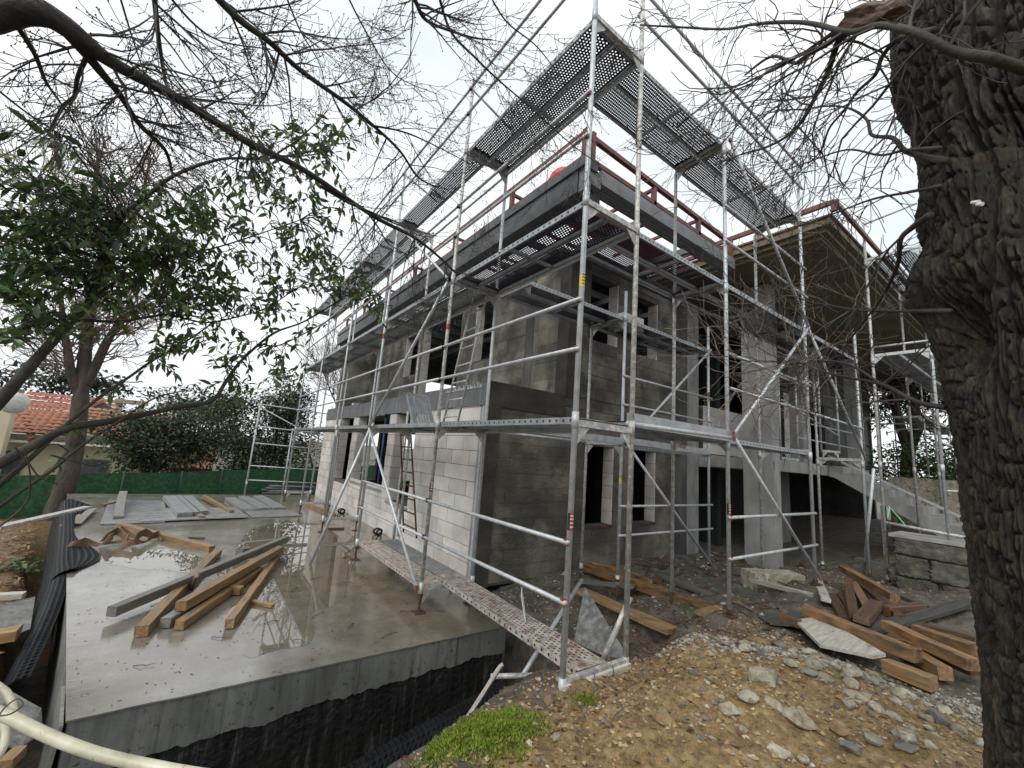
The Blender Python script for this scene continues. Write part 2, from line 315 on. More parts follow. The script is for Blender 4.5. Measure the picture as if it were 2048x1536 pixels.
def rng_node(o, a, b):
    m = k.n('ShaderNodeMapRange'); m.inputs['From Min'].default_value = a; m.inputs['From Max'].default_value = b; k.l(o, m.inputs['Value']); return m.outputs[0]
def mul(a, b):
    m = k.n('ShaderNodeMath', operation='MULTIPLY'); k.l(a, m.inputs[0]); k.l(b, m.inputs[1]); return m.outputs[0]
fmask = mul(mul(rng_node(sep.outputs['X'], -1.3, -.7), rng_node(sep.outputs['X'], 2.9, 2.0)), mul(rng_node(sep.outputs['Y'], .25, -.25), rng_node(sep.outputs['Z'], -.12, .02)))
ad = k.n('ShaderNodeMath', operation='ADD'); k.l(fmask, ad.inputs[0]); k.l(k.ramp(k.noise(v, 2.2, 6), [(.3, -.0), (.7, .55)]), ad.inputs[1])
fm = k.ramp(ad.outputs[0], [(.45, 0.0), (.95, 1.0)])
leafy = k.ramp(k.noise(v, 14, 10, .7), [(.3, (.07, .04, .02)), (.55, (.19, .115, .05)), (.75, (.36, .25, .13))])
lm = mul(rng_node(sep.outputs['X'], -2.9, -3.6), rng_node(sep.outputs['Y'], 2.0, 4.0))
c = k.mix(fm, mud, och); c = k.mix(lm, c, leafy)
far = k.ramp(k.noise(v, .25, 6), [(.3, (.05, .06, .025)), (.7, (.10, .105, .05))]); c = k.mix(rng_node(sep.outputs['Y'], 17, 24), c, far)
k.col(c); k.rough(k.ramp(k.noise(v, 6, 5), [(.35, .45), (.65, .85)]))
k.bump(k.noise(v, 16, 8, .7), .9, .05); k.bump(k.noise(v, 70, 5, .6), .6, .012)
gb = MB().add(np.stack([GX, GY, GZ], -1).reshape(-1, 3), fs); go = gb.build('ground', k.m, smooth=True); go['kind'] = 'structure'
def gz(x, y): return float(ground_z(np.array([x]), np.array([y]))[0])

# ---------------------------------------------------------------- concrete slab (roof of the buried room) and its walls
ZS = -.309
slab = empty('concrete_slab', (-1, 6, ZS), 'wet flat concrete slab with puddles, roof of the low structure before the house', 'slab')
k = NT('wet_concrete_top'); v = k.pos(scale=(1, 1, 1))
def slab_col(k):
    v = k.pos(); c = k.ramp(k.noise(v, 1.4, 10, .62), [(.3, (.13, .115, .09)), (.5, (.195, .18, .152)), (.68, (.28, .27, .245))])
    sp = k.n('ShaderNodeSeparateXYZ'); k.l(k.n('ShaderNodeNewGeometry').outputs['Position'], sp.inputs[0])
    m = k.n('ShaderNodeMapRange'); m.inputs['From Min'].default_value = -2.0; m.inputs['From Max'].default_value = .4; k.l(sp.outputs['X'], m.inputs['Value'])
    a_ = k.n('ShaderNodeMath', operation='ADD'); k.l(m.outputs[0], a_.inputs[0]); k.l(k.ramp(k.noise(v, .9, 8, .65), [(.3, 0.0), (.7, .9)]), a_.inputs[1])
    c = k.mix(k.ramp(a_.outputs[0], [(.5, 0.0), (1.25, .7)]), c, k.ramp(k.noise(v, 5, 8, .65), [(.3, (.105, .082, .05)), (.7, (.20, .165, .11))]))
    c = k.mix(k.ramp(k.noise(v, 60, 4, .65), [(.60, 0.0), (.68, .8)]), c, (.06, .05, .038))
    return k.mix(k.ramp(k.noise(v, 17, 6, .7), [(.62, 0.0), (.70, .6)]), c, (.09, .075, .055))
c = slab_col(k)
k.col(c); k.rough(k.ramp(k.noise(v, 1.1, 6, .6), [(.38, .05), (.52, .13), (.7, .26)]))
k.b.inputs['Specular IOR Level'].default_value = 1.0
k.bump(k.noise(k.pos(scale=(.5, 2.5, 1)), 9, 8, .6), .14, .012)
top_poly = [(x_, 1.708 + .012 * fn(x_, 0, 4, 3, 6)) for x_ in np.linspace(-2.874, .72, 110)] + [(.80, 1.80), (.86, 2.3), (1.05, 2.9), (1.2, 3.3), (1.2, 14.4), (-5.15, 14.4)]
MB().poly_prism([(x, y, ZS) for x, y in top_poly][::-1], (0, 0, -.012)).build('slab_top', k.m, slab, fixn=True)
k = NT('formed_concrete_side'); v = k.pos(scale=(1, 1, .5))
c = k.ramp(k.noise(v, 2.2, 9, .62), [(.3, (.085, .09, .085)), (.52, (.15, .155, .145)), (.72, (.235, .235, .22))])
c = k.mix(k.ramp(k.noise(k.pos(scale=(7, 7, .5)), 1.5, 7, .65), [(.50, 0.0), (.68, .7)]), c, (.05, .046, .04))
c = k.mix(k.ramp(k.noise(k.pos(), 26, 5, .7), [(.60, 0.0), (.66, .9)]), c, (.03, .028, .025)); c = k.mix(k.ramp(k.noise(k.pos(), 4, 7, .7), [(.56, 0.0), (.70, .55)]), c, (.17, .145, .105))
k.col(c); k.rough(.6); k.bump(k.noise(v, 24, 6), .35, .012); SIDE = k.m
k = NT('bitumen_wall'); v = k.pos(scale=(9, 9, .7))
c = k.ramp(k.noise(v, 1.6, 8, .65), [(.38, (.006, .006, .006)), (.56, (.02, .02, .019)), (.68, (.10, .10, .095)), (.8, (.22, .22, .21))])
k.col(c); k.rough(.45); k.bump(k.noise(k.pos(), 18, 8), .8, .03); BIT = k.m
fw = MB(); n = 260                       # front wall: formed concrete above, black coating with a ragged upper line below
xs = np.linspace(-2.86, .74, n)
zl = [-.68 - .06 * (x - .8) * 0 + .05 * fn(x, 0, 3, 2.0, 6) + .02 * fn(x, 0, 7, 14, 4) + .03 * (x + 2.9) for x in xs]
vs = []; fq = []
for x, z in zip(xs, zl): vs += [(x, 1.72, ZS - .0125), (x, 1.715, z), (x, 1.735, z - .004), (x, 1.74, -1.7)]
for i in range(n - 1):
    for j in range(3): fq.append((i * 4 + j, i * 4 + j + 1, i * 4 + j + 5, i * 4 + j + 4))
fw.add(vs, fq); fw.mi = [1 if (q % 3) else 0 for q in range(len(fq))]
fw.build('front_wall', [SIDE, BIT], slab, fixn=True)
MB().poly_prism([(-2.868, 1.74, ZS - .013), (-5.12, 14.3, ZS - .013), (-5.12, 14.3, -1.7), (-2.868, 1.74, -1.7)], (.15, .02, 0)).build('side_wall', SIDE, slab, fixn=True)
MB().poly_prism([(-2.90, 1.70, ZS - .02), (-3.0, 2.3, ZS - .02), (-3.07, 2.3, -1.7), (-2.97, 1.70, -1.7)], (.02, 0, 0)).build('edge_board', M['wood_grey'], slab, fixn=True)
MB().poly_prism([(.74, 1.73, -1.7), (.82, 1.80, -1.7), (1.0, 3.2, -1.7), (.74, 3.2, -1.7)], (0, 0, 1.7 + ZS - .013)).build('end_wall', SIDE, slab, fixn=True)
jm = MB().box((-.95, 1.708, -.62), (-.935, 1.714, ZS - .005)).box((.1, 1.708, -.6), (.11, 1.714, ZS - .005)); jm.build('formwork_joint', M['concrete_dark'], slab)
# puddles: thin sheets of standing water
kp = NT('puddle_water'); v = kp.pos()
kp.col(kp.mix(.45, slab_col(kp), (.12, .095, .06))); kp.rough(.012); kp.b.inputs['Specular IOR Level'].default_value = .9
def puddle(pts, seed):
    P = [Vector((*p, 0)) for p in pts]; out = []
    for i in range(len(P)):
        a, b = P[i], P[(i + 1) % len(P)]; m = max(2, int((b - a).length / .05))
        for j in range(m):
            q = a.lerp(b, j / m); nn = (b - a).normalized().cross(Vector((0, 0, 1)))
            out.append(q + nn * (.09 * fn(q.x, q.y, seed, 1.9, 5)))
    bm = bmesh.new(); f = bm.faces.new([bm.verts.new((q.x, q.y, ZS + .0015)) for q in out]); bmesh.ops.triangulate(bm, faces=[f])
    bmesh.ops.recalc_face_normals(bm, faces=bm.faces)
    for f in bm.faces:
        if f.normal.z < 0: f.normal_flip()
    me = bpy.data.meshes.new('puddle'); bm.to_mesh(me); bm.free(); me.materials.append(kp.m)
    o = bpy.data.objects.new('puddle', me); C.objects.link(o); o['kind'] = 'structure'
def xy(*ps): return [(p[0], p[1]) for p in ps]
puddle(xy((-1.981,4.907,-0.305), (-1.846,3.092,-0.305), (-1.784,2.159,-0.305), (-1.317,2.172,-0.305), (-1.082,2.979,-0.305), (-0.615,3.429,-0.305), (0.010,5.083,-0.305), (0.701,6.806,-0.305), (0.282,8.522,-0.305), (-0.583,9.239,-0.305), (-1.299,8.111,-0.305), (-1.664,6.358,-0.305)), 1)
puddle(xy((-3.497,6.224,-0.305), (-2.720,5.445,-0.305), (-2.123,5.064,-0.305), (-2.024,5.843,-0.305), (-2.623,6.730,-0.305), (-3.129,6.813,-0.305), (-3.495,6.927,-0.305)), 2)
0 and puddle(xy((-2.637,2.880,-0.305), (-2.430,3.061,-0.305), (-2.067,3.022,-0.305), (-1.863,2.790,-0.305), (-2.034,2.620,-0.305), (-2.370,2.581,-0.305)), 3)
puddle(xy((0.292,9.091,-0.305), (0.632,7.674,-0.305), (1.123,7.084,-0.305), (1.546,8.877,-0.305), (1.271,10.480,-0.305), (0.777,10.725,-0.305)), 4)

# ---------------------------------------------------------------- house
H = empty('unfinished_house', (4, 8, -.3), 'two storey house shell of grey rendered and pale aerated blocks behind the scaffolding', 'house')
unit = MB().box((-.5, -.5, -.5), (.5, .5, .5))
UB = {m: unit.mesh('block_' + m, M[m]) for m in ('block', 'block_wet', 'block_dark')}
def wall_core(name, ax, c0, c1, a0, a1, z0, z1, holes, m):
    """ax 'x': wall plane at constant x between c0..c1, running along y; 'y': the other way"""
    A = sorted({a0, a1, *[h[0] for h in holes], *[h[1] for h in holes]}); Z = sorted({z0, z1, *[h[2] for h in holes], *[h[3] for h in holes]})
    A = [a for a in A if a0 <= a <= a1]; Z = [z for z in Z if z0 <= z <= z1]
    b = MB()
    for i in range(len(A) - 1):
        for j in range(len(Z) - 1):
            ca, cz = (A[i] + A[i + 1]) / 2, (Z[j] + Z[j + 1]) / 2
            if any(h[0] < ca < h[1] and h[2] < cz < h[3] for h in holes): continue
            if ax == 'x': b.box((c0, A[i], Z[j]), (c1, A[i + 1], Z[j + 1]))
            else: b.box((A[i], c0, Z[j]), (A[i + 1], c1, Z[j + 1]))
    return b.build(name, m, H)
def blocks(parent, ax, face, dirn, a0, a1, z0, z1, holes, kind, bw=.60, bh=.245, gap=.009, joined=False, seed=0, depth=.03):
    r = random.Random(seed); row = 0; z = z0; jb = MB()
    while z < z1 - .03:
        zt = min(z + bh, z1); a = a0 - (bw * .5 if row % 2 else 0) - r.uniform(0, .1)
        while a < a1 - .01:
            b = min(a + bw, a1); s0 = max(a, a0)
            cuts = [(s0, b)]
            for h in holes:
                if h[2] < (z + zt) / 2 < h[3]:
                    nc = []
                    for (p, q) in cuts:
                        if q <= h[0] or p >= h[1]: nc.append((p, q))
                        else:
                            if p < h[0]: nc.append((p, h[0]))
                            if q > h[1]: nc.append((h[1], q))
                    cuts = nc
            for p, q in cuts:
                if q - p < .04: continue
                pr = r.uniform(0, .006); cc = face + dirn * (pr - depth / 2)
                ca, cz, da, dz = (p + q) / 2, (z + zt) / 2, q - p - gap, zt - z - gap
                tilt = r.uniform(-.004, .004)
                if joined:
                    if ax == 'x': jb.box((cc - depth / 2, p + gap / 2, z + gap / 2), (cc + depth / 2, q - gap / 2, zt - gap / 2))
                    else: jb.box((p + gap / 2, cc - depth / 2, z + gap / 2), (q - gap / 2, cc + depth / 2, zt - gap / 2))
                elif ax == 'x': inst('block', UB[kind], parent, (cc, ca, cz), (tilt, 0, 0), (depth, da, dz))
                else: inst('block', UB[kind], parent, (ca, cc, cz), (0, tilt, 0), (da, depth, dz))
            a += bw
        z += bh; row += 1
    if joined: o = jb.build('block', M[kind], parent); o['kind'] = 'stuff'
# lower storey, left front (x = 1.234)
hl = [(6.03, 7.24, .41, 2.43), (7.65, 10.2, .60, 2.43), (10.7, 12.05, .50, 2.43)]
w = wall_core('lower_front_wall', 'x', 1.247, 1.48, 3.45, 14.3, -.4, 2.43, hl, M['mortar'])
blocks(w, 'x', 1.234, -1, 3.46, 14.3, -.33, 2.43, hl, 'block', seed=1, bh=.2505)
hl2 = hl
for y0, y1, z0, z1 in hl:            # jamb blocks facing the camera side
    z = z0 + .004
    while z < z1 - .05:
        zt = min(z + .25, z1)
        inst('block', UB['block'], w, (1.36, y1 - .012, (z + zt) / 2), (0, 0, 0), (.235, .026, zt - z - .008)); z += .25
MB().box((1.20, 6.0, .36), (1.5, 7.26, .405)).build('window_sill', M['concrete'], w)
MB().box((1.19, 7.62, .55), (1.5, 10.2, .597)).build('window_sill', M['concrete'], w)
MB().box((1.226, 3.262, -.35), (1.50, 3.45, 2.42)).build('corner_column', M['concrete'], H)
MB().bar((1.222, 3.36, -.33), (1.222, 3.36, 2.8), .05, .012, (1, 0, 0)).build('corner_bead', M['steel'], H)
bd = MB().box((1.20, 3.25, 2.43), (1.49, 14.2, 2.715)); bd.build('ring_beam', M['beam_grey'], H)
MB().box((1.215, 3.26, 2.722), (1.5, 14.2, 2.82)).build('beam_capping', M['beam_grey'], H)
for y0, y1 in ((3.5, 4.4), (4.9, 5.6), (6.2, 6.9), (8.0, 9.2), (10.4, 11.2)):
    ys = np.arange(y0, y1, .05); MB().tube([(1.228 + .008 * math.sin(y * 31), y, 2.425 + .012 * fn(0, y, 1, 9)) for y in ys], [.012 + .010 * abs(fn(3, y, 2, 7)) for y in ys], 6).build('foam_bead', M['foam'], H, smooth=True)
for i in range(40):
    y = 3.48 + 1.3 * (i + random.uniform(-.3, .3)) / 40; h = random.uniform(.02, .10) * (1.2 - .6 * i / 40)
    MB().bar((1.211, y, 2.735), (1.211, y + random.uniform(-.02, .02), 2.735 + h), random.uniform(.006, .018), .004, (1, 0, 0)).build('paint_stroke', M['white'], H)
# terrace and floors
MB().box((1.5, 3.53, 2.56), (9.0, 14.1, 2.80)).build('floor_slab', M['concrete'], H)
MB().box((1.5, 3.53, -.45), (9.0, 14.1, -.33)).build('floor_slab', M['concrete_dark'], H)
# lower storey, right side (y = 3.27)
hr = [(3.55, 4.39, .43, 1.99), (5.05, 5.81, .44, 1.97)]
w = wall_core('lower_side_wall', 'y', 3.285, 3.52, 1.25, 6.43, -.4, 2.42, hr, M['mortar'])
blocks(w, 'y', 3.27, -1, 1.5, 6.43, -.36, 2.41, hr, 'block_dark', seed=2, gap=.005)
for x0, x1, z0, z1 in hr:
    z = z0 + .004
    while z < z1 - .05:
        zt = min(z + .25, z1)
        inst('block', UB['block'], w, (x1 - .012, 3.40, (z + zt) / 2), (0, 0, 0), (.026, .25, zt - z - .008)); z += .25
    MB().box((x0 - .02, 3.255, z0 - .035), (x1 + .02, 3.5, z0 - .002)).build('window_sill', M['rust'], w)
MB().box((1.24, 3.245, 2.42), (2.97, 3.5, 2.835)).build('ring_beam', M['plaster_rough'], H)
MB().box((2.97, 3.255, 2.42), (6.43, 3.5, 2.62)).build('ring_beam', M['block_dark'], H)
MB().box((2.97, 3.262, 2.63), (6.43, 3.5, 2.835)).build('ring_beam', M['block_wet'], H)
MB().box((1.245, 3.25, -.4), (1.50, 3.52, 2.41)).build('corner_column', M['plaster_rough'], H)
# upper storey, left (x = 2.95) and right (y = 3.27)
hu = [(6.03, 6.86, 3.97, 5.5), (7.63, 10.15, 2.90, 5.6), (10.55, 11.63, 4.0, 5.48)]
w = wall_core('upper_front_wall', 'x', 2.965, 3.2, 3.3, 14.2, 2.80, 5.62, hu, M['mortar'])
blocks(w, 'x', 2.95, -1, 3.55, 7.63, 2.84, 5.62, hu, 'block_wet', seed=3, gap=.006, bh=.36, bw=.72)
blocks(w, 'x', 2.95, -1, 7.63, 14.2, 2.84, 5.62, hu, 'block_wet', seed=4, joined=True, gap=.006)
for y0, y1, z0, z1 in hu:
    z = z0 + .004
    while z < z1 - .05:
        zt = min(z + .25, z1)
        inst('block', UB['block'], w, (3.08, y1 - .012, (z + zt) / 2), (0, 0, 0), (.24, .026, zt - z - .008)); z += .25
for y in (4.35, 6.95, 10.25, 12.9): MB().box((2.935, y, 2.83), (2.97, y + .28, 5.62)).build('column_strip', M['concrete_dark'], H)
MB().box((2.93, 3.245, 2.80), (3.24, 3.56, 5.66)).build('corner_column', M['plaster_rough'], H)
hur = [(3.52, 4.38, 3.98, 5.48), (5.0, 5.80, 4.0, 5.43)]
w = wall_core('upper_side_wall', 'y', 3.285, 3.52, 3.24, 6.43, 2.80, 5.68, hur, M['mortar'])
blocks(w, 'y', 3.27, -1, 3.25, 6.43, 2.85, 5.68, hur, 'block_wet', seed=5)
for x0, x1, z0, z1 in hur:
    z = z0 + .004
    while z < z1 - .05:
        zt = min(z + .25, z1)
        inst('block', UB['block'], w, (x1 - .012, 3.40, (z + zt) / 2), (0, 0, 0), (.026, .25, zt - z - .008)); z += .25
cc = MB().box((6.43, 3.235, -.5), (7.48, 3.6, 5.95)); cc.build('concrete_column', M['concrete_dark'], H)
MB().box((7.0, 3.222, -.5), (7.49, 3.3, 5.9)).build('column_face', M['concrete'], H)
# side bay: lintel and low block parapet
MB().box((7.49, 3.26, 1.72), (10.7, 3.55, 2.04)).build('lintel_beam', M['concrete'], H)
w = wall_core('parapet_wall', 'y', 3.285, 3.5, 7.80, 10.64, 2.05, 3.28, [], M['mortar'])
blocks(w, 'y', 3.27, -1, 7.80, 10.64, 2.06, 3.28, [], 'block', seed=6)
# interior
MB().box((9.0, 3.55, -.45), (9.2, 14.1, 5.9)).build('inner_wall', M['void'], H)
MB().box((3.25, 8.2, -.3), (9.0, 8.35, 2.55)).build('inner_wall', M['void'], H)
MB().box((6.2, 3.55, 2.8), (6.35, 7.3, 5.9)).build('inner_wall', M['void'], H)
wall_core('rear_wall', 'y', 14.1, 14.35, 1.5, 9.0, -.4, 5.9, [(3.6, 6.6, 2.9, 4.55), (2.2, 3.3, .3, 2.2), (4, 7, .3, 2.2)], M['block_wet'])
jb = MB()
for y in np.arange(4, 14, .9): jb.box((3.2, y, 5.42), (9, y + .08, 5.58))
for x in (4.6, 6.0, 7.4): jb.box((x, 3.6, 5.28), (x + .1, 14, 5.40))
jb.build('ceiling_joist', M['fascia_light'], H)
MB().box((2.96, 3.6, 5.90), (9.2, 14.3, 6.0)).build('roof_slab', M['fascia'], H)
for y in np.arange(2.4, 14.4, 1.2): MB().bar((1.5, y, 5.70), (2.95, y, 5.80), .08, .12).build('eave_bracket', M['fascia'], H)
MB().bar((3.25, 3.30, 5.84), (6.42, 3.30, 5.84), .10, .24).build('steel_wall_beam', M['fascia_light'], H)
for x in (4.72, 6.28): MB().bar((x, 3.30, 5.86), (x, 2.95, 5.86), .16, .16).tube([(x, 3.0, 5.72), (x, 2.9, 5.60)], .09, 10).build('beam_bracket', M['fascia'], H)
# fascias
MB().box((1.25, 1.45, 5.36), (1.72, 14.45, 5.70)).build('left_fascia', M['fascia'], H)
MB().box((1.22, 1.30, 5.705), (1.50, 14.45, 5.84)).build('fascia_capping', M['fascia'], H)
MB().box((1.27, 1.33, 5.36), (1.40, 1.44, 5.70)).box((1.402, 1.33, 5.50), (1.60, 1.44, 5.70)).build('fascia_corner', M['fascia_light'], H)
MB().box((1.61, 1.33, 5.60), (5.52, 1.45, 5.82)).build('right_fascia', M['fascia_light'], H)
MB().box((1.61, 1.452, 5.58), (5.5, 1.56, 5.62)).build('fascia_flange', M['fascia_light'], H)
for x in (3.0, 4.4): MB().bar((x, 1.56, 5.70), (x, 3.25, 5.80), .09, .12).build('eave_bracket', M['fascia_light'], H)
# red roof frame
RF = empty('red_roof_frame', (1.4, 1.4, 5.85), 'red oxide primed steel roof framing standing on the grey fascia', 'roof frame')
def rbar(p, q, w=.07, h=.07, name='steel_rail'): return MB().bar(p, q, w, h).build(name, M['red_paint'], RF)
for dx in (0, .13): rbar((1.33 + dx, 1.40, 5.84), (1.33 + dx, 1.40, 6.38), .07, .09, 'corner_post')
rbar((1.34, 1.45, 6.33), (1.34, 14.3, 6.33)); rbar((1.34, 1.45, 5.93), (1.34, 14.3, 5.93))
rbar((1.50, 1.40, 6.30), (5.45, 1.40, 6.18)); rbar((1.50, 1.40, 5.92), (5.45, 1.40, 5.90))
for y in (3.2, 5.3, 7.4, 9.5, 11.6, 13.7):
    rbar((1.34, y, 5.84), (1.34, y, 6.30), name='post'); rbar((1.38, y + .02, 6.25), (3.2, y + .02, 6.25), .05, .05, 'cross_rail'); rbar((1.38, y + .12, 5.90), (3.2, y + .12, 5.90), .05, .05, 'cross_rail')
for x in (2.95, 4.3): rbar((x, 1.40, 5.83), (x, 1.40, 6.2), name='post'); rbar((x, 1.44, 6.18), (x, 3.4, 6.18), .05, .05, 'cross_rail')
rbar((5.42, 1.40, 5.83), (5.42, 1.40, 6.2), .12, .12, 'post')
rbar((2.2, 1.9, 5.95), (5.4, 1.9, 5.95)); rbar((5.42, 1.45, 6.1), (5.42, 4.5, 6.1))
rs = MB().poly_prism([(2.3, 2.2, 5.98), (5.2, 2.2, 5.98), (5.2, 3.2, 6.2), (2.3, 3.2, 6.2)], (0, 0, .02)); rs.build('roof_sheet', M['red_tarp'], RF)
rbb = MB(); 
for i in range(9):
    pass
bag = bmesh.new(); bmesh.ops.create_icosphere(bag, subdivisions=3, radius=.19)
for vv in bag.verts: vv.co *= (1 + .08 * fn(*vv.co, 3)); vv.co.z *= .85; vv.co.y *= 1.25
me = bpy.data.meshes.new('red_sack'); bag.to_mesh(me); bag.free(); me.materials.append(M['red_bag']); me.polygons.foreach_set('use_smooth', [True] * len(me.polygons))
o = bpy.data.objects.new('red_sack', me); o.location = (1.500,2.070,6.017); C.objects.link(o); tag(o, 'small bright red rounded sack just showing above the fascia near the roof corner', 'sack')

# ---------------------------------------------------------------- old tiled house wing with its porch and outside stair
OH = empty('old_house', (10, 3, -.3), 'older house wing on the right with deep tan eaves and a concrete porch stair', 'house')
EX, EY, EZ = 6.15, -.08, 6.15
sf = MB()
sf.box((EX + .35, EY + .35, EZ - .06), (24, 9, EZ)); sf.build('soffit', M['soffit'], OH)
for i, (d, z0, z1) in enumerate(((0, .10, .22), (.10, .02, .098), (.22, -.05, .018))):
    b = MB().box((EX + d, EY + d, EZ + z0), (24, EY + d + .16, EZ + z1)); b.box((EX + d, EY + d + .161, EZ + z0), (EX + d + .16, 9, EZ + z1)); b.build('cornice', M['soffit'], OH)
for s in (0.9, 1.7): MB().box((EX + s, EY + s, EZ - .075), (24, EY + s + .05, EZ - .061)).box((EX + s, EY + s + .051, EZ - .075), (EX + s + .05, 9, EZ - .061)).build('soffit_batten', M['soffit'], OH)
# hipped roof with tile courses
rt = MB(); sl_ = .36
for i in range(11):
    a, b = i * .4, i * .4 + .46; za, zb = EZ + .235 + a * sl_ + .035, EZ + .235 + b * sl_
    rt.add([(EX - .04 + a, EY - .04 + a, za), (24, EY - .04 + a, za), (24, EY - .04 + b, zb), (EX - .04 + b, EY - .04 + b, zb), (EX - .04 + a, EY - .04 + a, za - .035), (24, EY - .04 + a, za - .035)], [(0, 1, 2, 3), (4, 5, 1, 0)])
    rt.add([(EX - .04 + a, EY - .04 + a, za), (EX - .04 + b, EY - .04 + b, zb), (EX - .04 + b, 12, zb), (EX - .04 + a, 12, za), (EX - .04 + a, EY - .04 + a, za - .035), (EX - .04 + a, 12, za - .035)], [(0, 1, 2, 3), (0, 3, 5, 4)])
rt.build('tiled_roof', M['tile'], OH)
def obar(p, q, w=.06, h=.08, m='red_paint', name='roof_rail'): return MB().bar(p, q, w, h).build(name, M[m], OH)
obar((EX - .12, EY - .12, EZ + .42), (EX - .12, 8, EZ + .42)); obar((EX - .12, EY - .12, EZ + .42), (24, EY - .12, EZ + .42)); obar((EX + .1, EY + .1, EZ + .56), (EX + .1, 8, EZ + .56)); 
for t in (0.0, 2.2, 4.6): obar((EX - .11, EY + t - .1, EZ + .24), (EX - .11, EY + t - .1, EZ + .45), name='rail_post')
# walls
wall_core('wing_wall', 'y', 3.32, 3.55, 10.66, 22, 1.95, 6.1, [(11.4, 12.6, 2.05, 4.4), (14.9, 16.2, 2.05, 4.4)], M['void']).parent = H
MB().box((10.66, 3.30, 4.4), (22, 3.318, 6.08)).build('plaster_band', M['concrete_dark'], OH)
wl = MB().box((12.7, 3.28, 2.0), (14.8, 3.31, 4.35)).build('block_panel', M['mortar'], OH)
blocks(wl, 'y', 3.275, -1, 12.7, 14.8, 2.02, 4.35, [], 'block', seed=8, bh=.25)
wl = MB().box((16.3, 3.28, 2.0), (21.5, 3.31, 4.35)).build('block_panel', M['concrete_dark'], OH)
MB().box((7.6, 6.5, -.5), (22, 6.7, 6.1)).build('rear_wall', M['void'], OH)
MB().box((22, 3.3, -.5), (22.2, 7, 6.1)).build('end_wall', M['concrete_dark'], OH)
pw = MB()
for x0, x1 in ((8.6, 9.5), (10.9, 11.6), (13.4, 14.2)): pw.box((x0, 4.6, -.5), (x1, 4.66, 1.75))
pw.build('plywood_screen', M['void'], OH)
MB().box((11.6, 3.0, -.5), (12.2, 3.3, 1.8)).build('rear_column', M['concrete'], OH)
def col_(x0, x1, y0, y1, z0, z1):
    b = MB().box((x0, y0, z0), (x1, y1, z1)); return b.build('porch_column', M['concrete'], OH)
col_(7.62, 8.0, 1.60, 2.22, -.45, 6.05)
col_(10.2, 10.5, 1.9, 2.2, 2.03, 6.05); col_(14.0, 14.3, 1.7, 2.0, 2.03, 6.05)
MB().box((7.66, 1.60, 1.93 - .20), (7.70, 1.61, 1.94)).build('column_joint', M['concrete_dark'], OH)
MB().box((8.002, 1.62, 1.74), (11.0, 3.25, 2.00)).build('porch_slab', M['concrete'], OH)
MB().box((11.0, 1.62, 1.74), (14.5, 3.25, 2.00)).build('porch_slab', M['concrete'], OH)
# stair down towards the camera: sawtooth soffit slab with steps
st = MB(); pr = [(1.61, 2.00), (1.61, 1.72)]; y0, zt0 = 1.61, 2.0
low = [(1.5, 1.66), (-.20, .68), (-1.0, .45), (-1.0, .86)]
steps = []; y, z = 1.25, 2.0
prof = [(1.61, 2.0)] 
y = 1.30
for i in range(7):
    prof += [(y, 2.0 - i * .165), (y, 2.0 - (i + 1) * .165)]; y -= .29
prof += [(-1.2, 2.0 - 7 * .165), (-1.2, .45), (-.35, .60), (1.5, 1.70), (1.61, 1.72)]
st.poly_prism([(11.0, a, b) for a, b in prof], (1.6, 0, 0)); st.build('stair_flight', M['concrete'], OH, fixn=True)
for x, y, z in ((11.1, .6, 1.1), (11.2, -.3, .7)): MB().tube([(x, y, -.3), (x, y, z)], .03).build('stair_prop', M['steel_dirty'], OH)
MB().bar((10.98, 1.6, 2.25), (10.98, -1.6, .62), .05, .05).build('stair_rail', M['steel'], OH)
# parapet walls beyond the stair
MB().box((13.2, -1.2, -.3), (13.5, .9, 1.85)).build('stair_parapet', M['stone_pale'], OH)
MB().box((14.6, -2.0, -.3), (14.9, .2, 1.45)).build('stair_parapet', M['stone_pale'], OH)

# ---------------------------------------------------------------- stone retaining wall
SW = empty('stone_wall', (7.6, -1.0, 0), 'rough masonry retaining wall of large mossy stones below the concrete stair', 'stone wall')
def rock_mesh(name, sx, sy, sz, seed, m, jag=.14, sub=2, box=.0):
    bm = bmesh.new(); bmesh.ops.create_icosphere(bm, subdivisions=sub, radius=.5)
    r = random.Random(seed)
    pl = [(Vector((r.uniform(-1, 1), r.uniform(-1, 1), r.uniform(-1, 1))).normalized(), r.uniform(.26, .42)) for _ in range(9)]
    for v in bm.verts:
        p = v.co.copy()
        if box:
            mxx = max(abs(p.x), abs(p.y), abs(p.z)); p = p.lerp(p * (.5 / mxx), box)
        for nn, d in pl:
            e = p.dot(nn) - d
            if e > 0 and not box: p -= nn * e
        p *= 1 + jag * noise.fractal(p * 2.5 + Vector((seed, 0, 0)), 1, 2, 3)
        v.co = (p.x * sx, p.y * sy, p.z * sz)
    me = bpy.data.meshes.new(name); bm.to_mesh(me); bm.free(); me.materials.append(m); return me
rw = random.Random(5)
z = -.35; rowi = 0
while z < .66:
    h = rw.choice((.34, .40, .46)); h = min(h, .74 - z); y = -.30 - .1 * (rowi % 2) * 0
    yy = -.33
    while yy > -3.2:
        wd = rw.uniform(.35, 1.05)
        me = rock_mesh('stone', .42, wd * 1.03, h * 1.03, rw.randint(0, 999), M['wall_stone'], .085, 4, .90)
        inst('stone', me, SW, (7.72 + rw.uniform(-.02, .02), yy - wd / 2, z + h / 2), (0, 0, 0), (1, .98, .97)); yy -= wd + .012
    z += h + .008; rowi += 1
MB().box((7.62, -3.2, -.5), (7.9, -.42, .66)).build('wall_core', M['mortar'], SW)
cap = MB().box((7.50, -3.2, .745), (8.3, -.28, .80)); cap.build('wall_cap', M['concrete'], SW)
yy = -.35
